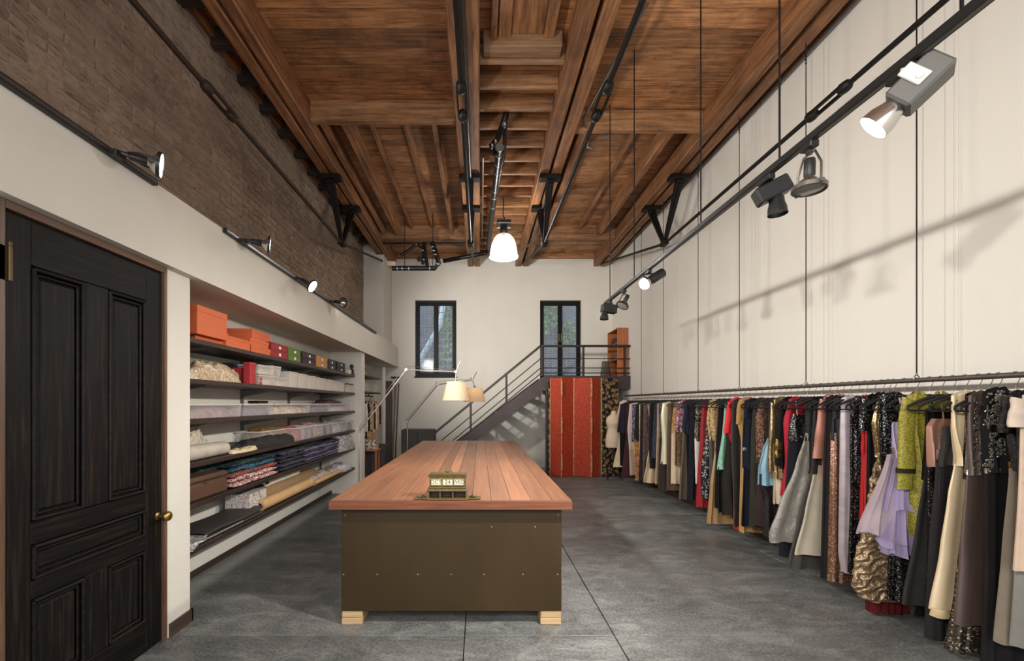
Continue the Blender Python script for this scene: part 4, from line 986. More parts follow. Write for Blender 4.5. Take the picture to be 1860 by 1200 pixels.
WH1 = plain('white haberdashery', srgb(206, 198, 186), .8, 0, .15, 20)
tub('clear_bin', 'lower clear bin of cream trims beside the red boxes', dS(473), dS(502), -2.42, XF-.01, z2, .085, CR1, 1, 'clear bins on the second shelf')
tub('clear_bin', 'upper clear bin of cream trims beside the red boxes', dS(472), dS(500), -2.40, XF-.014, z2+.1, .08, CR1, 2, 'clear bins on the second shelf')
tub('clear_bin', 'clear bin of cream trims below the small dark lidded tub', dS(503), dS(526), -2.42, XF-.01, z2, .085, CR1, 3, 'clear bins on the second shelf')
tub('clear_bin', 'small tub with dark contents on top of a clear bin', dS(500)+.02, dS(519), -2.3, XF-.05, z2+.1, .10, plain('grey contents', srgb(110, 104, 96), .8), 4, 'clear bins on the second shelf')
bl = [527, 543, 559, 575.5, 594, 609, 618, 627.5]
nthl = ['first', 'second', 'third', 'fourth', 'fifth', 'sixth', 'seventh']
for i, (a, b) in enumerate(zip(bl, bl[1:])):
    tub('white_bin', '%s tall whitish bin from the left in the second shelf row' % nthl[i], dS(a)+.004, dS(b)-.012, -2.4, XF-.01, z2, .175-.006*i, WH1, 10+i, 'whitish bins on the second shelf', .92, wall=clear('milky plastic', srgb(214, 206, 194), .6, .4, .05), lidded=False)
tub('glass_jar_bin', 'clear bin with a dark lid at the far end of the second shelf', dS(630), dS(643), -2.32, XF-.012, z2, .13, CR1, 21, None, .5, rim=GREYM)

z3 = SZ[2]
c3 = [('purple grey cloth', [srgb(120, 104, 110), srgb(92, 80, 92), srgb(150, 132, 124), srgb(138, 60, 66)], 347, 442, 'long clear tub of purple grey cloth nearest on the third shelf'),
      ('slate cloth', [srgb(98, 94, 104), srgb(120, 112, 116), srgb(84, 80, 94)], 445, 499, 'clear tub of slate cloth on the third shelf'),
      ('cream brown cloth', [srgb(196, 174, 146), srgb(150, 120, 92), srgb(212, 198, 174)], 501, 566, 'clear tub of cream and brown cloth on the third shelf'),
      ('steel blue cloth', [srgb(92, 98, 108), srgb(112, 116, 122), srgb(80, 86, 98)], 568, 603, 'clear tub of steel blue cloth on the third shelf'),
      ('pale lilac cloth', [srgb(198, 190, 196), srgb(214, 206, 204), srgb(182, 172, 182)], 605, 634, 'clear tub of pale lilac cloth on the third shelf')]
for i, (nm, cols, a, b, lab) in enumerate(c3):
    tub('clear_tub', lab, dS(a)+.006, dS(b)-.008, -2.46, XF-.012, z3, .105, print_mat(nm, cols, 10, .7, 'noise'), 30+i, 'clear tubs on the third shelf', .8, wall=PLB)
lidbox('storage_box', 'pale standing box at the far end of the third shelf', 7.16, 7.33, -2.3, XF-.02, z3, .135, plain('pale lilac card', srgb(198, 190, 190), .6), None, .2)
heap('scarf', 'dark scarf lying on the tubs of the third shelf', 'scarf', 6.3, 6.95, -2.42, -2.14, z3+.118, .05, print_mat('dark mixed scarf', [srgb(40, 30, 30), srgb(96, 70, 56), srgb(60, 50, 60)], 12, .8, 'noise'), 9, .3)
lidbox('storage_box', 'small black case on the tubs of the third shelf', 4.75, 4.95, -2.5, -2.38, z3+.118, .03, plain('black case', srgb(24, 22, 22), .5), None, .4)

z4 = SZ[3]
rl = thing('plastic_roll', 'roll of clear plastic sheeting at the near end of the fourth shelf', 'roll', (-2.18, 3.4, z4))
MB().tube([(-2.165, 3.10, z4+.066), (-2.2, 3.78, z4+.056)], [.065, .055], 24).build('sheeting', clear('rolled plastic', srgb(206, 196, 178), .75, .15, .12), rl, 60)
MB().tube([(-2.165, 3.085, z4+.066), (-2.2, 3.79, z4+.056)], .036, 18).build('core', plain('dark core', srgb(70, 60, 48), .8), rl, 60)
heap('plastic_sheet', 'crumpled clear plastic behind the roll on the fourth shelf', 'plastic', 3.10, 3.72, -2.48, -2.24, z4, .2, clear('crumpled plastic', srgb(220, 206, 184), .5, .12, .25), 5, .7, 14)
BKC = plain('black cloth', srgb(24, 22, 22), .8, 0, .3, 14, .3)
heap('black_cloth', 'bundle of black cloth on the fourth shelf', 'cloth', 4.1, 5.25, -2.35, -2.10, z4, .095, BKC, 6, .35, 8)
heap('black_cloth', 'black belts and straps lying behind the cream gloves', 'cloth', 3.72, 4.3, -2.44, -2.2, z4, .06, BKC, 8, .5, 14)
heap('gloves', 'cream gloves lying at the front of the fourth shelf', 'gloves', 3.78, 4.2, -2.2, -2.095, z4, .035, plain('cream glove leather', srgb(200, 182, 142), .6, 0, .15, 20), 7, .5, 16)
one(MB().tube([(-2.15, 3.66, z4+.045), (-2.25, 4.02, z4+.075)], .011, 8), 'rod', 'thin silver rod lying on the fourth shelf', 'rod', CHROME, (-2.2, 3.84, z4+.04), smooth=60)
tub('clear_tub', 'long clear tub of brown and gold cloth on the fourth shelf', dS(497), dS(553), -2.47, -2.22, z4, .15, print_mat('brown gold cloth', [srgb(104, 90, 72), srgb(150, 110, 54), srgb(86, 70, 52), srgb(172, 140, 86)], 9, .7, 'noise'), 41, 'clear bins on the fourth shelf', .9, wall=PLB, tall=.03, lidded=False)
c4l = [('orange red scarves', [srgb(168, 108, 70), srgb(190, 60, 44), srgb(92, 84, 76)], 538, 556), ('grey mesh', [srgb(138, 132, 122), srgb(110, 104, 98)], 557, 568), ('brown ribbon', [srgb(112, 96, 80), srgb(84, 70, 60)], 569, 577),
       ('red and white trims', [srgb(160, 50, 60), srgb(206, 190, 176), srgb(120, 40, 48)], 578, 589), ('dark grey lace', [srgb(84, 82, 86), srgb(58, 56, 60)], 590, 600), ('mixed pale ribbon', [srgb(176, 160, 156), srgb(110, 88, 84)], 601, 609),
       ('white tissue', [srgb(210, 206, 208), srgb(186, 180, 186)], 610, 617), ('white lace', [srgb(200, 196, 196), srgb(170, 164, 166)], 618, 626), ('pale grey cloth', [srgb(160, 156, 156), srgb(140, 134, 136)], 627, 634), ('taupe cloth', [srgb(120, 108, 100), srgb(92, 82, 78)], 635, 644)]
for i, (nm, cols, a, b) in enumerate(c4l):
    tub('clear_bin', 'clear bin of %s standing on the fourth shelf' % nm, dS(a)+.006, dS(b)-.014, -2.4, XF-.012, z4, .155, print_mat(nm, cols, 16, .7, 'noise'), 50+i, 'clear bins on the fourth shelf', .85, wall=PLB, tall=.035 if i in (0, 3, 5) else .0, lidded=False)

z5 = SZ[4]
lb = thing('leather_case', 'brown leather case at the near end of the fifth shelf', 'case', (-2.28, 3.38, z5))
LEA = plain('brown leather', srgb(84, 58, 44), .5, 0, .15, 10, .2)
MB().bevbox(-2.47, XF-.012, 3.07, 3.68, z5+.001, z5+.13, .02).build('body', LEA, lb, 40); MB().bevbox(-2.475, XF-.008, 3.065, 3.685, z5+.13, z5+.18, .022).build('flap', LEA, lb, 40)
MB().lathe([(.012, 0), (.010, .006), (0, .008)], 12, TM((XF-.008, 3.38, z5+.125), (1, 0, 0))).build('stud', BRASS, lb, 50)
TEX1 = print_mat('teal patterned weave', [srgb(30, 62, 80), srgb(46, 88, 104), srgb(24, 40, 52), srgb(70, 96, 120)], 40, .85); TEX2 = print_mat('red green weave', [srgb(168, 58, 50), srgb(60, 104, 62), srgb(40, 44, 60), srgb(188, 84, 56), srgb(52, 60, 96)], 55, .85)
TEX3 = print_mat('pink white weave', [srgb(156, 60, 66), srgb(214, 196, 186), srgb(60, 44, 44), srgb(180, 104, 100), srgb(226, 214, 204)], 60, .85); DTEAL = print_mat('dark teal plaid', [srgb(30, 44, 44), srgb(22, 30, 34), srgb(46, 64, 62)], 24, .85)
folded('folded_textiles', 'bright patterned woven textiles piled on the fifth shelf', 3.72, 4.62, -2.46, XF-.01, z5, 5, .044, [TEX3, TEX3, TEX2, TEX1, DTEAL], seed=2, wave=.012)
heap('dark_textile', 'dark teal cloth bunched behind the leather case', 'textile', 3.45, 4.0, -2.47, -2.24, z5, .24, DTEAL, 12, .3)
NVY = plain('navy cloth', srgb(34, 36, 46), .8, 0, .25, 12, .2); PUR = plain('purple grey cloth fold', srgb(96, 88, 112), .75, 0, .15, 12); PURD = plain('dark purple cloth fold', srgb(52, 46, 60), .75, 0, .15, 12)
folded('folded_textiles', 'dark navy folded cloths on the fifth shelf', 4.66, 5.35, -2.46, XF-.01, z5, 5, .042, [NVY, PURD, NVY], seed=3, wave=.014)
folded('folded_textiles', 'striped purple grey folded cloths on the fifth shelf', 5.3, 6.15, -2.46, XF-.004, z5, 6, .03, [PURD, PUR], seed=4, wave=.01)
folded('folded_textiles', 'lilac folded cloths beside the bright heap', 6.0, 6.62, -2.46, XF-.004, z5, 6, .035, [PUR, PUR, PURD], seed=5, wave=.01)
heap('black_cloth', 'black bundle lying on the purple folded cloths', 'cloth', 5.45, 6.2, -2.42, -2.16, z5+.185, .09, BKC, 14, .3)
heap('mixed_textiles', 'heap of mixed bright cloths at the far end of the fifth shelf', 'textile', 6.62, 7.34, -2.44, XF+.03, z5, .26, print_mat('mixed bright cloth', [srgb(196, 176, 164), srgb(150, 60, 56), srgb(70, 92, 110), srgb(216, 208, 200), srgb(84, 66, 48), srgb(120, 140, 150)], 8, .8, 'noise', dist=2), 15, .4, 7)

z6 = SZ[5]
mg = thing('magazine_pile', 'untidy pile of magazines at the near end of the bottom shelf', 'magazines', (-2.2, 3.25, z6))
MAGM = [print_mat('magazine cover %d' % k, cols, 14, .35, 'noise') for k, cols in enumerate(([srgb(224, 220, 212), srgb(60, 60, 64), srgb(206, 200, 192)], [srgb(220, 214, 206), srgb(150, 70, 46), srgb(40, 40, 44), srgb(230, 226, 220)], [srgb(210, 206, 200), srgb(90, 94, 100), srgb(228, 224, 216)]))]
for k in range(7):
    an = RND.uniform(-.5, .5); M = Matrix.Translation((-2.2+RND.uniform(-.03, .02), 3.24+RND.uniform(-.04, .05), z6+.005+.0075*k)) @ Matrix.Rotation(an, 4, 'Z')
    n = MB(); n.bevbox(-.10, .10, -.135, .135, -.0035, .0035, .001); n.xf(0, M); n.build('magazine', MAGM[k % 3], mg)
pf = thing('garment_folder', 'dark folded garment cover lying on the bottom shelf', 'garment cover', (-2.26, 3.8, z6))
DKG = plain('dark garment cover', srgb(52, 48, 44), .6, 0, .12, 8)
for k, (za, sc_) in enumerate(((.002, 1.0), (.03, .97))):
    MB().grid(lambda u, v: (-2.26+.17*math.copysign(abs(math.cos(6.2832*u))**.4, math.cos(6.2832*u))*sc_, 3.36+.9*v, z6+za+.014+.014*math.copysign(abs(math.sin(6.2832*u))**.7, math.sin(6.2832*u))+.012*math.sin(5*v+k)*k+.02*v*k), 24, 14, True).build('layer', DKG, pf, 60)
MB().box(-2.10, -2.095, 3.38, 3.9, z6+.02, z6+.026).build('cream_edge', plain('cream edge', srgb(190, 176, 150), .7), pf)
lidbox('pattern_box', 'floral patterned card box standing on the bottom shelf', 4.17, 4.5, -2.42, -2.18, z6, .20, print_mat('floral card', [srgb(210, 200, 186), srgb(150, 120, 110), srgb(222, 214, 204), srgb(120, 104, 110)], 20, .6, 'noise'), None, .1)
KR = plain('kraft paper', srgb(190, 152, 104), .75, 0, .1, 8); KR2 = plain('dark kraft paper', srgb(150, 120, 84), .75, 0, .1, 8)
def roll(label, y0, y1, x, r, mat, z0, x1=None):
    t = thing('paper_roll', label, 'roll', (x, (y0+y1)/2, z0), 'paper rolls on the bottom shelf')
    x1 = x if x1 is None else x1
    n = MB(); n.tube([(x, y0, z0+r+.001), (x1, y1, z0+r+.001)], r, 24, caps=False)
    A = Vector((x, y0, z0+r+.001)); B = Vector((x1, y1, z0+r+.001)); n.tube([A, B], r*.5, 18, caps=False)
    n.lathe([(r, 0), (r*.5, 0)], 24, TM(A, B-A), caps=False); n.lathe([(r, 0), (r*.5, 0)], 24, TM(B, B-A), caps=False)
    n.build('paper', mat, t, 50)
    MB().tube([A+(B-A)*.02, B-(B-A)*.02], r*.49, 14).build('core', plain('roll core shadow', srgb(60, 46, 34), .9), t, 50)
roll('big kraft paper roll at the front of the bottom shelf', 4.32, 5.6, -2.165, .055, KR, z6)
roll('thick brown paper roll behind the kraft roll', 4.45, 6.1, -2.33, .085, KR2, z6)
roll('long thin tan tube at the front of the bottom shelf', 5.68, 6.75, -2.15, .03, KR, z6, -2.14)
roll('white paper roll lying on the brown paper roll', 4.75, 5.5, -2.3, .05, plain('white paper', srgb(222, 212, 196), .7), z6+.165)
heap('scarf', 'printed scarf bundle among the paper rolls', 'scarf', 5.55, 6.9, -2.38, -2.2, z6, .085, print_mat('printed scarf', [srgb(186, 160, 128), srgb(96, 60, 54), srgb(212, 200, 186), srgb(130, 100, 80)], 18, .8, 'noise'), 16, .4, 9)
heap('plastic_bag', 'pale plastic bag at the far end of the bottom shelf', 'bag', 6.72, 7.33, -2.4, XF-.005, z6, .1, clear('pale bag', srgb(198, 190, 194), .8, .3, .1), 17, .4, 9)

# ------------------------------------------------------------------ closet beyond the second column
cl = thing('closet_shelves', 'pair of dark shelves with a hanging rail beyond the far column', 'shelf', (-2.3, 8.5, 1.6))
for z_ in (2.04, 1.735): MB().bevbox(XW+.021, -2.12, 7.6, 9.4, z_-.03, z_, .003).build('shelf_board', SHW, cl)
MB().tube([(-2.3, 7.585, 1.655), (-2.3, 9.42, 1.655)], .014, 10).build('rail', IRON, cl, 60)
for yy in (8.0, 9.1): MB().tube([(-2.3, yy, 1.655), (-2.3, yy, 1.705)], .008, 6).build('rail_bracket', IRON, cl)
MB().tube([(-2.12, 8.6, 2.04), (-2.4, 8.6, 2.36)], .004, 6).build('stay_wire', IRON, cl)
one(MB().bevbox(-2.06, -1.92, 9.62, 9.66, .002, 2.0, .004), 'plank', 'tall dark brown plank leaning in the far left corner', 'plank', plain('dark brown board', srgb(66, 50, 46), .6, 0, .15, 5), (-1.99, 9.64, 0))
one(MB().bevbox(-2.13, -2.07, 9.60, 9.64, .002, 2.3, .004), 'board', 'narrow white board standing beside the dark brown plank', 'plank', PANELW, (-2.1, 9.62, 0))
for i, (px_, ztop, c, lab, r) in enumerate(((714, 2.06, srgb(110, 104, 96), 'grey pole leaning against the back wall beside the dark plank', .02), (719, 1.98, srgb(60, 40, 34), 'dark red pole leaning against the back wall', .014), (722, 1.3, srgb(196, 190, 180), 'short pale pole leaning against the back wall', .012))):
    x = xx(px_, 9.95); t = thing('pole', lab, 'pole', (x, 9.9, 0))
    MB().tube([(x, 9.82, .02), (x, 10.3, ztop)], r, 8).build('shaft', plain('pole%d' % i, c, .6), t, 60)
    MB().bevbox(x-.02, x+.02, 9.79, 9.85, .001, .1, .006).build('ferrule', IRON, t)
wr2 = thing('hook_rail', 'dark wall hooks on the back wall above the leaning poles', 'hooks', (xx(718, DB), DB-.02, 2.12))
MB().box(xx(711, DB), xx(726, DB), DB-.02, DB-.001, 2.10, 2.14).build('rail', IRON, wr2)
for px_ in (713, 718, 724): x = xx(px_, DB); MB().tube([(x, DB-.02, 2.12), (x, DB-.07, 2.11), (x, DB-.08, 2.15)], .008, 6).build('hook', IRON, wr2)
stl = thing('wooden_stool', 'small brown wooden stand below the closet garments', 'stool', (-1.95, 7.8, 0))
MB().bevbox(-2.15, -1.8, 7.75, 8.05, .66, .69, .006).build('seat', ORW, stl)
for a in (-2.12, -1.86):
    for b in (7.78, 7.99): MB().bevbox(a, a+.035, b, b+.035, .001, .66, .004).build('leg', ORW, stl)
heap('cloth_bundle', 'crumpled pale and brown bundle on the small wooden stand', 'cloth', 7.77, 8.03, -2.13, -1.83, .691, .16, print_mat('bundle mix', [srgb(130, 112, 92), srgb(86, 66, 54), srgb(176, 164, 150)], 10, .8, 'noise'), 18, .4, 10)
lidbox('storage_box', 'dark grey crate on the floor beside the far column', 8.15, 8.6, -2.2, -1.75, 0.001, .72, GREYM, None, .1)

# ------------------------------------------------------------------ folding screens
def brocade(name, c1, c2, scale, contrast):
    m = N(name); v = m.coord((1, 1, 1)); vo = m.n('ShaderNodeTexVoronoi'); vo.inputs['Scale'].default_value = scale; m.l(v, vo.inputs['Vector'])
    n2 = m.noise(v, scale*1.7, 3, .6, 1.2)
    f = m.math('MULTIPLY', m.ramp(vo.outputs['Distance'], [(.12, (1,1,1)), (.12+contrast, (0,0,0))]), m.ramp(n2, [(.4, (.3,)*3), (.6, (1,)*3)]))
    m.l(m.mix(f, c1, c2), m.b.inputs['Base Color']); m.set(Roughness=.65); m.b.inputs['Specular IOR Level'].default_value = .2; m.bump(f, .3, .003); return m.m
REDBR = brocade('red brocade', srgb(150, 50, 30), srgb(182, 84, 52), 34, .4)
BLKFL = brocade('black gold flower brocade', srgb(26, 20, 18), srgb(186, 148, 102), 15, .5)
GOLDT = print_mat('gold braid', [srgb(170, 138, 84), srgb(120, 92, 50), srgb(196, 168, 116)], 60, .5)
zs = zx(686, 9.0)
rs_ = thing('folding_screen', 'four panel red brocade folding screen with gold braid below the landing', 'screen', (1.85, 9.02, 0))
pts = [(xx(999, 9.08), 9.08), (xx(1020, 8.94), 8.94), (xx(1042, 9.08), 9.08), (xx(1074, 8.94), 8.94), (xx(1090.5, 9.08), 9.08)]
for i in range(4):
    a = Vector((*pts[i], 0)); b = Vector((*pts[i+1], 0)); d_ = (b-a).normalized(); nrm = Vector((d_.y, -d_.x, 0))
    R = Matrix((d_, nrm, Vector((0, 0, 1)))).transposed(); c = (a+b)/2+Vector((0, 0, zs/2+.005))
    p = MB().obox(c-nrm*.012, ((b-a).length/2-.004, .011, zs/2-.005), R, .004).build('panel', REDBR, rs_); p['_w'] = list(rs_['_w'])
    MB().obox(c-nrm*.012+d_*((b-a).length/2-.006), (.005, .0125, zs/2-.006), R).obox(c-nrm*.012-d_*((b-a).length/2-.006), (.005, .0125, zs/2-.006), R).build('edge_braid', GOLDT, p)
for i in (1, 3):
    for z_ in (.3, zs*.52, zs-.22): MB().bevbox(pts[i][0]-.016, pts[i][0]+.016, 8.905, 8.932, z_-.16, z_+.16, .005).build('hinge', GOLDT, rs_)
bs = thing('folding_screen', 'black screen with gold flowers between the red screen and the dress form', 'screen', (2.68, 9.06, 0))
bp = [(xx(1092, 9.03), 9.03), (xx(1123.5, 9.09), 9.09)]
for (a0, b0) in ((bp[0], bp[1]),):
    a = Vector((*a0, 0)); b = Vector((*b0, 0)); d_ = (b-a).normalized(); nrm = Vector((d_.y, -d_.x, 0)); R = Matrix((d_, nrm, Vector((0, 0, 1)))).transposed(); c = (a+b)/2+Vector((0, 0, zs/2+.004))
    p = MB().obox(c, ((b-a).length/2-.003, .012, zs/2-.004), R, .004).build('panel', BLKFL, bs); p['_w'] = list(bs['_w'])
    MB().obox(c-d_*((b-a).length/2-.004), (.008, .0135, zs/2-.005), R).build('edge_braid', GOLDT, p)
MB().bevbox(pts[0][0]-.035, pts[0][0]-.012, 9.075, 9.10, .004, zs-.08, .004).build('end_panel', BLKFL, bs)

# dress form
LIN = plain('cream linen', srgb(206, 182, 156), .8, 0, .06, 20, .1, 80)
df = thing('dress_form', 'cream linen dress form on a black stand at the end of the clothes rail', 'dress form', (2.66, 8.72, 0))
fx, fy_ = xx(1115, 8.72), 8.72
zz = lambda py: zx(812-(821-py)*67/91, 8.72)
tors = [(821, .155, .11), (812, .163, .12), (800, .165, .125), (790, .15, .115), (781, .125, .095), (776, .118, .09), (770, .13, .1), (763, .15, .125), (757, .155, .12), (750, .15, .095), (744, .11, .075), (740, .055, .055), (732, .05, .05), (730, .0, .0)]
def tf(u, v):
    i = min(int(v*(len(tors)-1)), len(tors)-2); t = v*(len(tors)-1)-i
    py_, rx, ry = [tors[i][k]*(1-t)+tors[i+1][k]*t for k in range(3)]
    a = 2*math.pi*u; return (fx+rx*math.cos(a), fy_+ry*math.sin(a), zz(py_))
mb = MB().grid(tf, 28, 40, True); mb.f.append(tuple(range(28))[::-1]); mb.build('torso', LIN, df, 80)
MB().lathe([(.0, 0), (.02, .0), (.028, .02), (.012, .05), (0, .055)], 14, Matrix.Translation((fx, fy_, zz(730)-.005))).build('neck_cap', ORW, df, 50)
MB().tube([(fx, fy_, .12), (fx, fy_, zz(815))], .016, 10).build('pole', IRON, df, 60)
mb = MB()
for k in range(4): an = .6+k*math.pi/2; mb.tube([(fx, fy_, .14), (fx+.1*math.cos(an), fy_+.1*math.sin(an), .1), (fx+.19*math.cos(an), fy_+.19*math.sin(an), .055)], .01, 8)
mb.build('leg', IRON, df, 60)
for k in range(4): an = .6+k*math.pi/2; MB().lathe([(.022, -.01), (.025, 0), (.022, .01)], 14, TM((fx+.19*math.cos(an), fy_+.19*math.sin(an), .026), (math.sin(an), -math.cos(an), 0))).build('caster', STEELG, df, 50)
# ------------------------------------------------------------------ clothes rail along the right wall
RX, RZ = 2.92, 1.657
HANG = plain('black velvet hanger', srgb(20, 18, 18), .8, 0, .2)
WIRE = plain('hanger wire', srgb(150, 146, 138), .3, .9)
RAILM = plain('rail steel', srgb(104, 98, 90), .4, .7)
rail = thing('clothes_rail', 'long steel clothes rail hung on wires along the white wall', 'rail', (RX, 5.0, RZ))
MB().tube([(RX, .3, RZ), (RX, 8.86, RZ)], .0165, 14).build('rod', RAILM, rail, 60)
for px_ in (None, 1665, 1464, 1343, 1268, 1205, 1165):
    yy = 1.95 if px_ is None else dx(px_, RX)
    c = MB().tube([(RX, yy, RZ+.05), (RX, yy, ZB-.02)], .0042, 6).build('wire', IRON, rail, 60); c['_w'] = list(rail['_w'])
    MB().lathe([(.02, -.003), (.024, 0), (.02, .003), (.016, 0), (.02, -.003)], 14, TM((RX, yy, RZ+.012), (0, 1, 0)), caps=False).tube([(RX-.008, yy, RZ+.03), (RX, yy, RZ+.06), (RX+.008, yy, RZ+.03)], .003, 6).build('hook_ring', WIRE, c, 60)
    mb = MB()
    for k in range(6): mb.lathe([(.004, -.01), (.009, 0), (.004, .01)], 8, Matrix.Translation((RX, yy, ZB-.05-.03*k)))
    mb.build('wire_twist', IRON, c, 60)

# shared hanger meshes (local: hook over the rod at the origin, arms along X)
HW = .205
def hanger_meshes():
    a = MB(); pts = [(0, 0, -.115), (0, 0, -.055), (.012, 0, -.04), (.022, 0, -.018), (.018, 0, .008), (.004, 0, .0195), (-.012, 0, .017), (-.0195, 0, .006)]
    a.tube(pts, .0022, 6)
    b = MB(); n = 10
    for s_ in (-1, 1):
        p = []; r = []
        for i in range(n+1):
            t = i/n; p.append((s_*HW*t, 0, -.105-.018*t-.052*t*t)); r.append(.012-.004*t)
        b.tube(p, r, 8)
        b.tube([(s_*HW, 0, -.175), (s_*(HW+.004), 0, -.188), (s_*(HW-.012), 0, -.2)], .006, 8)
    b.tube([(-HW+.012, 0, -.2), (HW-.012, 0, -.2)], .0055, 8)
    return a.mesh('hook', WIRE, 60), b.mesh('hanger_body', HANG, 60)
HK, HB = hanger_meshes()

def lerp_prof(prof, z):
    """prof: list of (z, x) from the top down"""
    if z >= prof[0][0]: return prof[0][1]
    for (za, xa), (zb_, xb) in zip(prof, prof[1:]):
        if z >= zb_:
            t = (za-z)/max(1e-6, za-zb_); t = t*t*(3-2*t)*.4+t*.6
            return xa+(xb-xa)*t
    return prof[-1][1]

def loft(prof, z0, z1, seed, th0, th1, amp0, amp1, k, nu, nv, shoulders=False, off=0.0, ruche=0.0, hemwave=.004, grow=1.0, pleat=0.0):
    """a flattened, folded tube hanging between heights z0 (top) and z1 (hem); local x about the rail"""
    q = random.Random(seed); p1, p2, p3 = [q.uniform(0, 6.28) for _ in range(3)]
    def f(u, v):
        z_ = z0+(z1-z0)*v
        xl = lerp_prof(prof, z_); hl = -xl; hr = min(hl, .212)
        a = 2*math.pi*u; ca, sa = math.cos(a), math.sin(a)
        cx = math.copysign(abs(ca)**.75, ca)
        x = cx*(hr if cx > 0 else hl)*grow
        th = th0+(th1-th0)*v
        y = th*math.copysign(abs(sa)**.8, sa)
        w = max(hl, .1)
        am = amp0+(amp1-amp0)*v**1.3
        fold = math.sin(k*math.pi*x/w+p1+.7*math.sin(2.2*v+p2))+.45*math.sin(2.3*k*math.pi*x/w+p3+v)
        y += am*fold
        if pleat: y += pleat*math.sin(26*math.pi*x/w+p1)
        if ruche: 
            sw = 70*v+9*cx*cx+2.2*math.sin(5*cx+p2)+3.5*noise.noise(Vector((x*11, v*9, seed)))
            y += ruche*(1-2*abs(math.sin(sw*.5+p1)))*(.6+.4*noise.noise(Vector((x*20, v*12, seed+5))))+ruche*.5*noise.noise(Vector((x*40, v*50, seed)))
            x += ruche*.15*math.sin(sw+p2)*abs(cx)
        z2 = z_
        if shoulders:
            e = max(0, 1-v*5.5); s_ = abs(cx)
            z2 += e*(.055*(1-s_**1.2)-.075*max(0, 1-(s_/.42)**2))
        z2 += hemwave*math.sin(5*u*6.28+p3)*v
        return (x, y+off, z2)
    return MB().grid(f, nu, nv, True)

def sleeve(side, xs, zs, xe, ze, w0, w1, seed, off=-.006, n=12, nv=12):
    q = random.Random(seed); p1 = q.uniform(0, 6.28)
    def f(u, v):
        a = 2*math.pi*u; w = w0+(w1-w0)*v; x = xs+(xe-xs)*v; z_ = zs+(ze-zs)*v
        k = 1+.06*math.sin(14*v+p1)+.14*math.sin(math.pi*v)
        return (side*(-x)*-1 if False else side*(x+w*math.cos(a)*k*-1), off+min(w*.55, .022)*math.sin(a)*k+.004*math.sin(9*v+p1), z_+.02*(1-v)*math.cos(a))
    return MB().grid(f, n*2, nv, True)

GN = [0]
def garment(d, name, label, cat, prof, parts, sleeves=None, straps=None, belt=None, yaw=None, hang=True, group='clothes on the long rail', extra=None, origin=None, flip=1, gx=None):
    """prof: left silhouette as (py, px) picture points at depth d; parts: (name, py0, py1, material, options)"""
    GN[0] += 1; sd = GN[0]*17+3; q = random.Random(sd)
    X0, Z0 = (RX, RZ) if origin is None else origin
    t = thing(name, label, cat, (X0, d, Z0), group, rz=q.uniform(-.05, .05) if yaw is None else yaw, world=False)
    for me, nm in ((HK, 'hook'), (HB, 'hanger')):
        o = bpy.data.objects.new(nm, me); COL.objects.link(o); o.parent = t
    lp = [(zx(py, d)-Z0, min(-.07, xx(px, d)-X0)) for py, px in prof]
    near = d < 3.7; mid = d < 5.4
    nu, nv = (64, 44) if near else ((40, 24) if mid else (28, 16))
    for pn, y0, y1, m, op in parts:
        o = dict(th0=.014, th1=.034, amp0=.004, amp1=.018, k=4.0+q.uniform(-1, 1.5), shoulders=False); o.update(op); vf = o.pop('nvf', 1)
        z0, z1 = zx(y0, d)-Z0, zx(y1, d)-Z0
        if o['shoulders']: z0 += .012; o['th0'] = max(o['th0'], .019)
        z1 = max(z1, .012-Z0)
        loft(lp, z0, z1, sd+len(pn), nu=nu, nv=max(4, int(nv*vf)), **o).build(pn, m, t, 80)
    sh_ = [p for p in parts if p[4].get('shoulders')]
    if not sleeves and sh_ and straps is None and q.random() < .6 and d > 3.3:
        y0, x0 = prof[0]; ln = q.choice((.12, .3, .42)); k = F/d
        if y0+6+ln*k < max(p[2] for p in parts): sleeves = [(sh_[0][3], y0+4, x0+6, y0+6+ln*k, x0+5, .026, .028)]
    if sleeves:
        for (m, y0, x0, y1, x1, w0, w1) in sleeves:
            for side in (1, -1):
                xs, xe = xx(x0, d)-X0, xx(x1, d)-X0
                if side < 0: xs, xe = max(xs, -.165), max(xe, -.17)
                sleeve(side, xs, zx(y0, d)-Z0, xe, zx(y1, d)-Z0, w0, w1, sd+side).build('sleeve', m, t, 80)
    if straps:
        m, ytop, ybot, xp = straps; x = xx(xp, d)-X0
        for s_ in (1, -1): MB().tube([(s_*x, -.008, zx(ytop, d)-Z0), (s_*x*.95, -.012, (zx(ytop, d)+zx(ybot, d))/2-Z0), (s_*x*.9, -.012, zx(ybot, d)-Z0)], .0045, 6).build('strap', m, t, 60)
    if belt:
        m, y0, y1 = belt; loft(lp, zx(y0, d)-Z0, zx(y1, d)-Z0, sd, .019, .019, .002, .002, 3, nu, 3, grow=1.03).build('belt', m, t, 80)
    if extra: extra(t, d, lp)
    return t

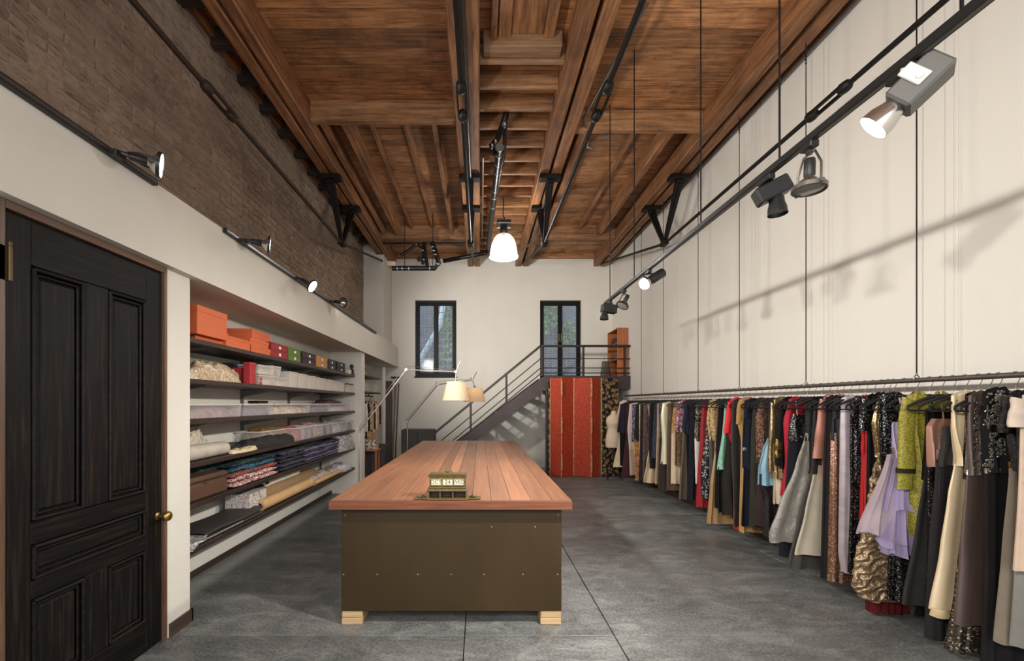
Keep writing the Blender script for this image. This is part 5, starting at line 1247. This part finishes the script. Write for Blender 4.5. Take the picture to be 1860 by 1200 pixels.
def cloth(name, col, rough=.8, sheen=.0, var=.12, bump=.15, scale=10): return plain(name, sc(col, .62) if sum(col) < .15 else sc(col, .9), rough, 0, var, scale, bump, 160, .0015, sheen=sheen, spec=.15)
def satin(name, col, rough=.32, var=.1): return plain(name, col, rough, .12, var, 5, .1, 12, .006, sheen=.1)
BK = cloth('black crepe', srgb(26, 24, 25)); BKS = sequin('black sequins', srgb(34, 32, 33), srgb(200, 196, 190), 150, dark=.3); CHAR = cloth('charcoal chiffon', srgb(62, 58, 56)); BKL = print_mat('black lace', [srgb(18, 16, 16), srgb(50, 46, 46), srgb(26, 23, 24), srgb(12, 11, 11)], 110, .6)
BRN = satin('brown taffeta', srgb(78, 62, 56), .4); CHAMP = satin('champagne satin', srgb(206, 184, 148), .34); TAUPE = cloth('taupe chiffon', srgb(124, 112, 98)); SAGE = cloth('sage grey satin', srgb(128, 126, 118), .5)
SILV = sequin('silver beads', srgb(170, 164, 152), srgb(235, 230, 220), 190, .25, .8, .4); ROSE = sequin('rose gold sequins', srgb(158, 112, 88), srgb(236, 206, 180), 130); GOLDS = sequin('gold sequins', srgb(158, 128, 84), srgb(240, 222, 180), 130)
def flat(**k): return dict(th0=.014, th1=.026, amp0=.001, amp1=.006, **k)
SH = dict(shoulders=True)

# -- nearest garments first ------------------------------------------------
PETAL = plain('beige petal cloth', srgb(186, 160, 138), .7, 0, .1)
def rosettes(t, d, lp):
    q = random.Random(4); mb = MB()
    for i in range(300):
        z_ = q.uniform(zx(1030, d), zx(735, d))-RZ; hl = -lerp_prof(lp, z_); x = -hl+q.random()*hl*1.6; s_ = q.uniform(.008, .015)
        M = Matrix.Translation((x, -.046+q.uniform(-.008, .006), z_)) @ Euler((q.uniform(.9, 2.2), q.uniform(-.7, .7), q.uniform(0, 6))).to_matrix().to_4x4(); n0 = len(mb.v)
        mb.v += [(0, 0, .002), (s_, .2*s_, .006), (.3*s_, s_, .006), (-.8*s_, .6*s_, .005), (-.8*s_, -.6*s_, .006), (.3*s_, -s_, .005)]; mb.f += [(n0, n0+1, n0+2), (n0, n0+2, n0+3), (n0, n0+3, n0+4), (n0, n0+4, n0+5), (n0, n0+5, n0+1)]; mb.xf(n0, M)
    mb.build('petals', PETAL, t, kind='stuff')
garment(2.18, 'cocktail_dress', 'beige dress covered in cloth petals, nearest on the rail', 'dress', [(720, 1852), (760, 1848), (850, 1846), (1035, 1842)], [('bodice', 722, 1035, PETAL, dict(shoulders=True, th0=.02, th1=.03, nvf=.8))], [(plain('pale petal sleeve', srgb(186, 168, 150), .7), 728, 1850, 775, 1842, .05, .05)], extra=rosettes)
garment(2.25, 'evening_gown', 'sage grey satin gown below the beige petal dress', 'gown', [(722, 1848), (900, 1850), (1172, 1838)], [('bodice', 725, 900, BKL, SH), ('skirt', 895, 1172, SAGE, dict(th1=.03))])
garment(2.31, 'evening_gown', 'taupe chiffon gown with a black lace bodice and gold strip', 'gown', [(722, 1826), (760, 1822), (860, 1833), (1000, 1822), (1168, 1807)], [('bodice', 722, 852, BKL, SH), ('skirt', 848, 1165, TAUPE, dict(amp1=.018, k=4))], [(BKL, 726, 1834, 785, 1822, .045, .04)], belt=(sequin('gold strip', srgb(150, 104, 46), None, 150), 838, 850))
def embroidery(t, d, lp):
    q = random.Random(9); mb = MB()
    for s in range(46):
        cx, cz = xx(q.uniform(1784, 1832), d)-RX, zx(q.uniform(715, 845), d)-RZ
        for k in range(7):
            a = k*.9+q.random(); r = q.uniform(.008, .022); c = Vector((cx+r*math.cos(a)*1.2, -.030, cz+r*math.sin(a)*1.3)); M = TM(c, (q.uniform(-.3, .3), -1, q.uniform(-.3, .3)))
            mb.lathe([(.008, 0), (.006, .003), (0, .004)], 6, M)
    for s in range(9):
        x0_, z0_ = xx(q.uniform(1784, 1826), d)-RX, zx(q.uniform(720, 790), d)-RZ
        mb.tube([(x0_, -.028, z0_), (x0_+q.uniform(-.02, .03), -.030, z0_-.05), (x0_+q.uniform(-.01, .05), -.030, z0_-.11)], .003, 5)
    mb.build('embroidery', SILV, t, kind='stuff')
garment(2.40, 'evening_gown', 'long black gown with silver flower embroidery and a slim belt', 'gown', [(718, 1786), (770, 1783), (852, 1790), (1000, 1789), (1240, 1780)], [('bodice', 716, 858, BK, SH), ('skirt', 852, 1232, cloth('black wool', srgb(36, 33, 33)), dict(amp1=.014, k=4))], belt=(SILV, 850, 858), extra=embroidery)
def strap_emb(t, d, lp):
    q = random.Random(10); mb = MB()
    for s in range(90):
        y_ = q.uniform(722, 855); x = xx(1760+q.uniform(0, 14), d)-RX; mb.lathe([(.005, 0), (.004, .0025), (0, .003)], 6, TM((x, -.026, zx(y_, d)-RZ), (q.uniform(-.4, .4), -1, q.uniform(-.4, .4))))
    mb.build('embroidery', SILV, t, kind='stuff')
garment(2.48, 'ball_gown', 'brown taffeta gown with silver leaf trim on the shoulder', 'gown', [(722, 1760), (770, 1758), (850, 1757), (1000, 1743), (1133, 1731)], [('bodice', 722, 862, BRN, SH), ('skirt', 855, 1133, BRN, dict(amp1=.012, k=2))], belt=(SILV, 853, 861), extra=strap_emb)
garment(2.525, 'sequin_gown', 'dark sequinned gown with a sparkling hem below the brown taffeta', 'gown', [(722, 1752), (860, 1756), (1080, 1735), (1185, 1718)], [('bodice', 722, 870, BKS, SH), ('skirt', 866, 1180, sequin('pewter sequins', srgb(84, 74, 62), srgb(220, 204, 176), 90), dict(amp1=.014))])
garment(2.58, 'evening_gown', 'champagne satin gown with a plain fitted bodice', 'gown', [(724, 1727), (775, 1727), (830, 1734), (845, 1733), (900, 1722), (1000, 1708), (1108, 1689)], [('bodice', 722, 846, CHAMP, SH), ('skirt', 842, 1106, CHAMP, dict(amp1=.012, k=2, th1=.04)), ('hem_band', 1102, 1118, satin('champagne hem', srgb(196, 170, 130)), dict(th0=.038, th1=.036, amp0=.012, amp1=.012, k=2, nvf=.1))])
garment(2.65, 'evening_gown', 'charcoal strapless gown with a ruched chiffon bodice', 'gown', [(772, 1714), (800, 1712), (840, 1703), (1000, 1692), (1165, 1686)], [('bodice', 774, 846, CHAR, dict(ruche=.004)), ('skirt', 840, 1160, cloth('dark charcoal chiffon', srgb(48, 45, 45)), dict(pleat=.003, amp1=.014, k=4))], straps=(BK, 735, 776, 1725))
PK = satin('dusty brown satin', srgb(142, 102, 84), .4)
garment(2.72, 'evening_gown', 'dusty brown satin bustier gown with a dark beaded skirt', 'gown', [(758, 1694), (775, 1684), (840, 1684), (1000, 1685), (1135, 1680)], [('bodice', 760, 846, PK, dict(amp0=.004)), ('skirt', 842, 1135, sequin('dark brown beads', srgb(50, 42, 38), srgb(150, 136, 120), 120), dict(amp1=.008))], straps=(PK, 735, 762, 1708))
garment(2.79, 'evening_gown', 'charcoal gown with a wide plain skirt left of the beaded gown', 'gown', [(740, 1682), (870, 1677), (960, 1664), (1098, 1640)], [('bodice', 742, 872, BK, {}), ('skirt', 866, 1098, cloth('grey black crepe', srgb(58, 55, 54)), dict(amp1=.012, k=2))], straps=(BK, 728, 748, 1690))
CHTR = print_mat('chartreuse lace', [srgb(130, 122, 42), srgb(154, 144, 62), srgb(110, 103, 30), srgb(142, 132, 50)], 75, .45)
BAND = cloth('dark velvet band', srgb(52, 46, 24))
def cuffs(t, d, lp):
    for s_ in (1, -1):
        x = max(xx(1645, d)-RX, -.17 if s_ < 0 else -9); MB().grid(lambda u, v: (s_*(x-.058*math.cos(6.2832*u)), -.006+.031*math.sin(6.2832*u), zx(850, d)-RZ-.03*v), 20, 2, True).build('cuff_band', BAND, t, 60)
garment(2.86, 'lace_dress', 'chartreuse lace dress with long sleeves and dark cuff bands', 'dress', [(722, 1650), (780, 1650), (860, 1660), (970, 1656)], [('bodice', 722, 972, CHTR, SH)], [(CHTR, 726, 1650, 888, 1644, .045, .048)], extra=cuffs)
LAV = plain('lavender satin', srgb(178, 164, 194), .4, .05, .1, 8); TUL = clear('lavender tulle', srgb(160, 144, 178), .62, .7, .12); TUL2 = clear('pale mauve tulle', srgb(176, 156, 162), .6, .7, .08)
def tulle(t, d, lp):
    q = random.Random(3)
    for i, (y0, y1, xa, xb, m) in enumerate(((825, 968, 1614, 1563, TUL2), (828, 925, 1624, 1598, TUL), (870, 985, 1618, 1592, TUL), (905, 1000, 1616, 1600, TUL))):
        pr = [(zx(y0, d)-RZ, xx(xa, d)-RX), (zx(y1, d)-RZ, xx(xb, d)-RX)]
        loft(pr, pr[0][0], pr[1][0], 70+i, .02, .06+.006*i, .006, .034, 7, 110, 20, hemwave=.016, off=-.012*i+.01).build('tulle_layer', m, t, 80)
garment(2.95, 'party_dress', 'lavender strapless dress with a layered tulle skirt', 'dress', [(764, 1622), (772, 1619), (810, 1622), (830, 1624), (985, 1600)], [('bodice', 766, 832, LAV, {}), ('underskirt', 828, 978, LAV, dict(th1=.05, amp1=.02))], straps=(LAV, 722, 768, 1632), belt=(SILV, 812, 828), extra=tulle)
garment(3.03, 'sequin_gown', 'black beaded gown between the lavender and bronze gowns', 'gown', [(724, 1598), (830, 1602), (1000, 1618), (1092, 1612)], [('bodice', 722, 860, BKS, SH), ('skirt', 855, 1088, BKS, dict(amp1=.01))])
def lame():
    m = N('bronze lame'); v = m.coord((1, 1, 1), rot=(0, .5, 0)); w = m.n('ShaderNodeTexWave', bands_direction='Z'); m.l(v, w.inputs['Vector'])
    w.inputs['Scale'].default_value = 6; w.inputs['Distortion'].default_value = 11; w.inputs['Detail'].default_value = 3; w.inputs['Detail Scale'].default_value = 1.6
    m.l(m.ramp(w.outputs[1], [(.1, srgb(126, 104, 78)), (.55, srgb(150, 125, 94)), (.95, srgb(170, 146, 112))]), m.b.inputs['Base Color']); m.set(Roughness=.36, Metallic=.45)
    m.bump(w.outputs[1], .55, .025); return m.m
BRZS = lame()
garment(3.11, 'mermaid_gown', 'bronze gown with a gold sequin bodice and heavily ruched mermaid skirt', 'gown', [(730, 1592), (768, 1585), (825, 1593), (870, 1580), (960, 1566), (1010, 1552), (1060, 1546), (1082, 1556), (1090, 1572)], [('bodice', 728, 830, GOLDS, SH), ('skirt', 822, 1088, BRZS, dict(ruche=.010, th0=.024, th1=.055, amp1=.006, k=2.5, nvf=2.6))])
garment(3.15, 'evening_gown', 'dark red gown showing only below the bronze mermaid hem', 'gown', [(724, 1585), (900, 1600), (1112, 1578)], [('bodice', 722, 900, BK, SH), ('skirt', 895, 1110, cloth('wine crepe', srgb(96, 24, 26)), {})])
garment(3.20, 'evening_gown', 'black gown with short sequinned sleeves', 'gown', [(726, 1574), (780, 1574), (900, 1572), (1030, 1570)], [('bodice', 724, 1030, BK, SH)], [(BKS, 728, 1572, 782, 1566, .03, .034)])
RED = cloth('scarlet crepe', srgb(172, 40, 42), .6)
garment(3.27, 'evening_gown', 'scarlet gown showing as a slim strip beside the black sequins', 'gown', [(724, 1578), (800, 1566), (815, 1564), (830, 1568), (950, 1566)], [('bodice', 726, 950, RED, SH)])
garment(3.34, 'sequin_gown', 'long gown of black sequins right of the silver velvet', 'gown', [(726, 1546), (800, 1544), (900, 1545), (1040, 1540)], [('bodice', 730, 1040, BKS, dict(shoulders=True, amp1=.008))])
garment(3.41, 'evening_gown', 'silver lilac crushed velvet gown', 'gown', [(726, 1530), (770, 1528), (830, 1528), (1000, 1527), (1042, 1532)], [('bodice', 726, 1040, plain('silver velvet', srgb(166, 152, 154), .35, .2, .2, 14, .25, 30, .004, sheen=.6), dict(shoulders=True, amp1=.016, k=2))])
garment(3.48, 'sequin_gown', 'rose gold sequin gown with a black lace shoulder', 'gown', [(726, 1514), (790, 1510), (1000, 1507), (1056, 1505)], [('bodice', 728, 800, BKL, SH), ('skirt', 786, 1056, ROSE, dict(amp1=.008))])
garment(3.55, 'evening_gown', 'narrow black gown beside the rose gold sequins', 'gown', [(726, 1500), (850, 1496), (1052, 1494)], [('bodice', 726, 1050, cloth('soft black', srgb(40, 37, 37)), SH)])
MAU = satin('mauve rust silk', srgb(150, 94, 76), .4)
garment(3.62, 'silk_robe', 'mauve rust silk robe with wide open sleeves', 'robe', [(726, 1496), (800, 1492), (900, 1496)], [('bodice', 724, 880, MAU, SH)], [(MAU, 728, 1497, 832, 1488, .035, .052)])
garment(3.69, 'long_skirt', 'cream flared long skirt hanging below a black bodice', 'skirt', [(728, 1478), (836, 1480), (860, 1475), (930, 1460), (1005, 1442)], [('bodice', 728, 842, BK, SH), ('skirt', 834, 1006, cloth('cream linen weave', srgb(186, 174, 152), .7), dict(amp1=.012, k=2))], [(BKL, 732, 1482, 860, 1476, .028, .024)])
garment(3.77, 'evening_gown', 'charcoal gown whose hem shows below the cream skirt', 'gown', [(728, 1472), (850, 1474), (940, 1452), (1030, 1432)], [('bodice', 728, 860, BK, SH), ('skirt', 850, 1030, cloth('charcoal satin', srgb(70, 67, 64), .5), {})])
garment(3.85, 'ball_gown', 'shiny silver grey taffeta gown with a very full skirt', 'gown', [(735, 1468), (786, 1466), (850, 1444), (920, 1415), (970, 1397), (985, 1398)], [('bodice', 735, 800, BKL, SH), ('skirt', 786, 984, plain('silver taffeta', srgb(128, 122, 112), .42, .15, .14, 5, .6, 9, .03), dict(ruche=.002, amp1=.02, k=2.5, th1=.05))])
garment(3.93, 'sequin_gown', 'black sequin gown with tan straps left of the silver taffeta', 'gown', [(752, 1440), (775, 1434), (860, 1430), (1010, 1418)], [('bodice', 752, 800, BKS, {}), ('skirt', 795, 1010, cloth('navy black', srgb(36, 36, 42)), dict(pleat=.004))], straps=(plain('tan strap', srgb(186, 160, 130), .6), 728, 754, 1444))
garment(3.99, 'evening_gown', 'crimson gown edge left of the black sequins', 'gown', [(728, 1432), (765, 1423), (840, 1428), (900, 1420)], [('bodice', 728, 900, cloth('crimson silk', srgb(160, 30, 48), .5), SH)])
garment(4.07, 'evening_jacket', 'black jacket with gold embroidered cuffs', 'jacket', [(728, 1420), (780, 1416), (850, 1414)], [('bodice', 728, 850, BK, SH)], [(BK, 732, 1420, 845, 1411, .03, .028), (sequin('gold cuff', srgb(120, 96, 50), None, 150), 800, 1413, 830, 1411, .031, .031)])
garment(4.16, 'evening_coat', 'gold beaded coat with long straight sleeves', 'coat', [(730, 1404), (790, 1400), (860, 1400)], [('bodice', 728, 868, GOLDS, SH)], [(sequin('pale gold beads', srgb(150, 126, 88), srgb(214, 190, 150), 130), 734, 1404, 855, 1399, .028, .028)])
garment(4.22, 'evening_gown', 'narrow cream gown strip below the gold beaded coat', 'gown', [(730, 1412), (850, 1408), (915, 1407)], [('bodice', 730, 915, cloth('cream crepe', srgb(200, 184, 156)), SH)])
garment(4.30, 'pleated_jacket', 'sky blue pleated short jacket over a black lace skirt', 'jacket', [(735, 1392), (795, 1394), (815, 1385), (850, 1378), (880, 1378), (900, 1388), (972, 1386)], [('skirt', 860, 972, BKL, {}), ('bodice', 735, 800, BKL, SH), ('peplum', 796, 880, satin('sky blue silk', srgb(116, 152, 166), .4), dict(ruche=.004, th1=.045, th0=.02))])
garment(4.39, 'print_dress', 'brown floral print dress left of the sky blue jacket', 'dress', [(735, 1378), (760, 1374), (850, 1376), (955, 1374)], [('bodice', 735, 840, print_mat('brown floral', [srgb(104, 64, 50), srgb(60, 44, 36), srgb(140, 100, 78), srgb(84, 58, 48)], 50), SH), ('skirt', 835, 955, cloth('dark wine brown', srgb(66, 48, 46)), {})])
garment(4.47, 'evening_gown', 'dark olive grey gown right of the navy belted gown', 'gown', [(735, 1368), (790, 1364), (955, 1361)], [('bodice', 735, 955, cloth('olive charcoal', srgb(56, 54, 48)), SH)])
garment(4.58, 'evening_gown', 'navy gown with a rhinestone belt', 'gown', [(732, 1352), (800, 1349), (850, 1350), (955, 1346)], [('bodice', 730, 850, cloth('deep navy', srgb(28, 32, 44)), SH), ('skirt', 846, 955, cloth('deep navy', srgb(28, 32, 44)), {})], belt=(SILV, 812, 818))
garment(4.69, 'long_coat', 'ochre tan long coat with a fringed front edge', 'coat', [(730, 1342), (760, 1338), (800, 1346), (960, 1342)], [('bodice', 728, 965, cloth('ochre tan', srgb(168, 130, 78)), SH)], [(cloth('ochre tan', srgb(168, 130, 78)), 733, 1344, 770, 1340, .03, .026)])
garment(4.79, 'velvet_dress', 'black velvet dress between the ochre coat and the coral gown', 'dress', [(732, 1330), (800, 1328), (930, 1332), (955, 1331)], [('bodice', 730, 955, plain('black velvet', srgb(26, 22, 20), .7, 0, .2, 10, sheen=.4), SH)])
COR = cloth('coral red crepe', srgb(214, 48, 56), .55)
garment(4.88, 'evening_gown', 'bright coral red gown with a capped sleeve', 'gown', [(730, 1326), (785, 1322), (820, 1333), (960, 1333)], [('bodice', 728, 960, COR, SH)], [(COR, 732, 1327, 786, 1320, .03, .034)])
garment(4.97, 'tiered_dress', 'dark brown tiered dress left of the coral gown', 'dress', [(734, 1320), (800, 1320), (850, 1316), (870, 1312), (930, 1313)], [('bodice', 734, 935, cloth('brown black', srgb(50, 44, 40)), SH)])
garment(5.06, 'lace_dress', 'mint green lace dress', 'dress', [(738, 1316), (780, 1313), (852, 1304)], [('bodice', 736, 852, print_mat('mint lace', [srgb(128, 172, 148), srgb(146, 190, 166), srgb(108, 150, 128)], 80, .6), SH), ('skirt', 848, 930, BK, {})])
garment(5.16, 'evening_gown', 'black gown left of the mint lace', 'gown', [(734, 1306), (800, 1302), (922, 1300)], [('bodice', 732, 922, BK, SH)])
garment(5.26, 'satin_gown', 'bronze tan satin gown with a crumpled long skirt', 'gown', [(734, 1302), (820, 1298), (880, 1290), (950, 1284)], [('bodice', 734, 824, print_mat('brown lace', [srgb(120, 92, 66), srgb(84, 64, 48), srgb(146, 116, 86)], 70), SH), ('skirt', 820, 950, satin('bronze tan satin', srgb(156, 122, 80), .35), dict(ruche=.004))])
garment(5.37, 'brocade_jacket', 'gold brocade jacket right of the flowered black gown', 'jacket', [(732, 1288), (760, 1284), (795, 1288), (930, 1290)], [('bodice', 730, 800, print_mat('gold brocade', [srgb(166, 136, 86), srgb(196, 172, 124), srgb(128, 100, 58)], 60, .4), SH), ('skirt', 795, 925, cloth('grey wool', srgb(80, 76, 72)), {})])
garment(5.47, 'evening_gown', 'black gown with a silver flower pattern', 'gown', [(734, 1286), (800, 1281), (860, 1274), (905, 1277)], [('bodice', 734, 905, print_mat('black silver flowers', [srgb(22, 21, 22), srgb(34, 32, 33), srgb(24, 22, 24), srgb(150, 146, 142), srgb(28, 26, 28)], 36, .5), dict(shoulders=True, th1=.045))])
garment(5.57, 'evening_gown', 'dark red long gown right of the white skirt', 'gown', [(732, 1276), (780, 1272), (918, 1265)], [('bodice', 732, 920, cloth('brick red', srgb(142, 38, 44), .6), SH)])
garment(5.68, 'print_dress', 'black flower print top with a white skirt', 'dress', [(734, 1264), (800, 1262), (880, 1263)], [('bodice', 734, 800, print_mat('black cream flowers', [srgb(24, 22, 22), srgb(40, 36, 34), srgb(150, 138, 118), srgb(28, 26, 26)], 60), SH), ('skirt', 796, 878, cloth('white crepe', srgb(206, 198, 186)), {})])
garment(5.80, 'evening_gown', 'black navy gown left of the white skirt', 'gown', [(734, 1256), (790, 1252), (908, 1248)], [('bodice', 734, 908, cloth('black navy', srgb(34, 34, 40)), SH)])
garment(5.92, 'short_jacket', 'navy short sleeved jacket over a dark skirt', 'jacket', [(734, 1248), (780, 1242), (790, 1246), (880, 1248)], [('bodice', 732, 788, cloth('navy wool', srgb(44, 44, 58)), SH), ('skirt', 785, 900, BK, {})], [(cloth('navy wool', srgb(44, 44, 58)), 736, 1248, 784, 1243, .03, .034)])
garment(6.02, 'evening_gown', 'taupe long gown right of the print blouse', 'gown', [(736, 1240), (780, 1240), (908, 1232)], [('bodice', 736, 906, cloth('taupe wool', srgb(94, 82, 70)), SH)])
garment(6.13, 'print_blouse', 'purple and red print blouse', 'blouse', [(733, 1231), (784, 1226)], [('bodice', 731, 784, print_mat('purple red print', [srgb(120, 40, 52), srgb(170, 150, 170), srgb(76, 60, 100), srgb(150, 50, 60), srgb(190, 180, 186)], 50), SH), ('skirt', 780, 845, print_mat('brown ruffles', [srgb(110, 80, 52), srgb(60, 46, 34)], 50), {})])
garment(6.25, 'evening_gown', 'rust gold top over a blush cream skirt', 'gown', [(735, 1224), (780, 1220), (880, 1219)], [('bodice', 733, 786, print_mat('rust gold', [srgb(160, 112, 66), srgb(190, 150, 104), srgb(120, 80, 44)], 60), SH), ('skirt', 782, 878, cloth('blush cream', srgb(206, 182, 152)), {})])
garment(6.38, 'long_coat', 'brown long coat between the blush skirt and the ivory gown', 'coat', [(735, 1213), (800, 1211), (890, 1210)], [('bodice', 734, 890, cloth('mid brown', srgb(96, 76, 62)), SH)])
garment(6.50, 'satin_gown', 'ivory green satin gown with a gathered bodice', 'gown', [(735, 1203), (755, 1200), (800, 1203), (842, 1201)], [('bodice', 734, 842, satin('ivory green satin', srgb(202, 194, 160), .35), SH), ('skirt', 838, 892, cloth('dark cocoa', srgb(62, 52, 46)), {})])
garment(6.62, 'print_dress', 'dark flower print dress left of the ivory satin gown', 'dress', [(736, 1196), (800, 1197), (895, 1195)], [('bodice', 735, 800, print_mat('dark flower print', [srgb(44, 38, 44), srgb(84, 72, 84), srgb(30, 27, 32), srgb(120, 104, 104)], 60), SH), ('skirt', 795, 892, cloth('dark brown wool', srgb(70, 58, 50)), {})])
garment(6.74, 'evening_gown', 'tan gown with a long straight skirt', 'gown', [(736, 1193), (790, 1192), (878, 1188)], [('bodice', 735, 878, cloth('tan crepe', srgb(178, 150, 120)), SH)])
garment(6.86, 'velvet_dress', 'navy print dress left of the tan gown', 'dress', [(736, 1188), (780, 1186), (832, 1184)], [('bodice', 735, 832, print_mat('navy print', [srgb(36, 36, 52), srgb(60, 56, 76), srgb(28, 28, 40)], 50), SH)])
garment(6.98, 'velvet_dress', 'black green velvet dress right of the beige satin gown', 'dress', [(736, 1180), (790, 1178), (850, 1180)], [('bodice', 735, 850, cloth('black green', srgb(38, 38, 34)), SH)])
garment(7.09, 'satin_gown', 'beige satin gown with a flared skirt', 'gown', [(737, 1176), (790, 1184), (840, 1174), (876, 1167)], [('bodice', 736, 790, print_mat('rose lace', [srgb(150, 120, 112), srgb(96, 74, 70), srgb(176, 150, 140)], 60), SH), ('skirt', 786, 876, satin('beige satin', srgb(182, 158, 126), .4), {})])
garment(7.21, 'lace_dress', 'plum brown lace dress left of the beige satin gown', 'dress', [(737, 1168), (800, 1167), (870, 1166)], [('bodice', 736, 870, print_mat('plum brown lace', [srgb(84, 64, 62), srgb(60, 46, 46), srgb(104, 84, 80)], 60), SH)])
garment(7.33, 'evening_gown', 'dark brown gown with a cream collar', 'gown', [(737, 1163), (800, 1162), (872, 1160)], [('bodice', 736, 872, cloth('espresso', srgb(58, 46, 40)), SH)])
garment(7.45, 'evening_coat', 'cream gold trimmed coat left of the dark brown gown', 'coat', [(737, 1161), (800, 1161), (836, 1160)], [('bodice', 736, 836, print_mat('cream gold', [srgb(204, 184, 140), srgb(176, 146, 92), srgb(216, 200, 162)], 50), SH)])
garment(7.57, 'velvet_dress', 'black brown velvet dress beside the cream gold coat', 'dress', [(737, 1155), (790, 1153), (850, 1154)], [('bodice', 736, 800, cloth('black brown', srgb(46, 40, 34)), SH), ('skirt', 796, 872, print_mat('rust paisley', [srgb(146, 98, 58), srgb(110, 72, 44), srgb(174, 128, 82)], 40), {})])
garment(7.69, 'print_dress', 'navy flower print dress with a gold hem', 'dress', [(737, 1148), (800, 1147), (822, 1150)], [('bodice', 736, 806, print_mat('navy flowers', [srgb(44, 42, 66), srgb(84, 80, 104), srgb(32, 32, 48), srgb(150, 140, 146)], 50), SH), ('skirt', 802, 824, print_mat('gold hem', [srgb(190, 160, 90), srgb(160, 126, 70)], 50), {})])
garment(7.81, 'blouse', 'pale pink blouse over a blush skirt', 'blouse', [(736, 1143), (780, 1139), (815, 1142), (862, 1143)], [('bodice', 735, 816, cloth('pale pink', srgb(206, 184, 176)), SH), ('skirt', 812, 862, cloth('blush skirt', srgb(180, 150, 132)), {})])
garment(7.95, 'evening_gown', 'plum gown trailing near the floor at the far end', 'gown', [(738, 1137), (790, 1137), (866, 1129)], [('bodice', 737, 866, cloth('plum', srgb(76, 40, 48)), SH)])
garment(8.10, 'short_jacket', 'navy short jacket near the dress form', 'jacket', [(737, 1130), (786, 1126)], [('bodice', 736, 786, cloth('ink navy', srgb(42, 40, 58)), SH), ('skirt', 783, 845, BK, {})])
garment(8.26, 'evening_gown', 'ivory tan gown with a wide hem beside the dress form', 'gown', [(738, 1131), (770, 1130), (800, 1124), (847, 1114)], [('bodice', 737, 848, cloth('ivory tan', srgb(206, 184, 150)), SH)])
garment(8.44, 'evening_jacket', 'dark purple jacket at the far end of the rail', 'jacket', [(735, 1127), (785, 1121)], [('bodice', 735, 785, cloth('dark purple wool', srgb(54, 42, 54)), SH)])
garment(8.60, 'blouse', 'pale cream blouse, last on the rail behind the dress form', 'blouse', [(728, 1126), (765, 1118)], [('bodice', 730, 768, cloth('pale cream silk', srgb(210, 190, 170)), SH)])
# garments still nearer than the picture's right edge
for i, (d, c, lab) in enumerate(((1.98, srgb(150, 140, 126), 'taupe gown just past the right edge of the picture'), (2.09, srgb(40, 36, 38), 'black gown just past the right edge of the picture'))):
    xa = PX+(RX-.2)*F/d
    garment(d, 'evening_gown', lab, 'gown', [(720, xa), (900, xa+8), (1240, xa-10)], [('bodice', 722, 1200, cloth('edge gown %d' % i, c), SH)])

# ------------------------------------------------------------------ clothes in the closet
CLX, CLZ = -2.3, 1.655
cc = [(7.75, srgb(150, 100, 104), 'rose pink shirt nearest in the closet', .62), (7.9, srgb(190, 176, 190), 'lilac white shirt second in the closet', .85), (8.05, srgb(206, 198, 188), 'white blouse third in the closet', .75), (8.2, srgb(40, 36, 34), 'black shirt in the middle of the closet rail', .8),
      (8.35, srgb(150, 120, 76), 'gold patterned shirt in the closet', .95), (8.5, srgb(176, 146, 112), 'tan shirt in the closet', .8), (8.65, srgb(60, 50, 40), 'dark olive jacket in the closet', .7), (8.8, srgb(210, 196, 172), 'cream jacket in the closet', .72), (8.95, srgb(190, 140, 106), 'orange tan long dress in the closet', .98), (9.12, srgb(50, 46, 44), 'charcoal jacket farthest in the closet', .6)]
for i, (d, c, lab, ln) in enumerate(cc):
    t = thing('shirt', lab, 'shirt', (CLX, d, CLZ), 'clothes in the closet', rz=RND.uniform(-.05, .05), world=False)
    for me, nm in ((HK, 'hook'), (HB, 'hanger')):
        o = bpy.data.objects.new(nm, me); COL.objects.link(o); o.parent = t
    m = cloth('closet cloth %d' % i, c) if i != 4 else print_mat('closet gold print', [srgb(150, 120, 70), srgb(90, 76, 52), srgb(196, 174, 130)], 40)
    lp = [(-.13, -.19), (-.3, -.17), (-ln, -.2)]
    loft(lp, -.13, -ln, 300+i, .016, .035, .002, .012, 3, 28, 16, True).build('body', m, t, 80)
    for s_ in (1, -1): sleeve(s_, -.2, -.16, -.215, -.16-min(.5, ln*.7), .04, .036, 400+i+s_).build('sleeve', m, t, 80)

for o in bpy.data.objects:
    if '_w' in o: del o['_w']
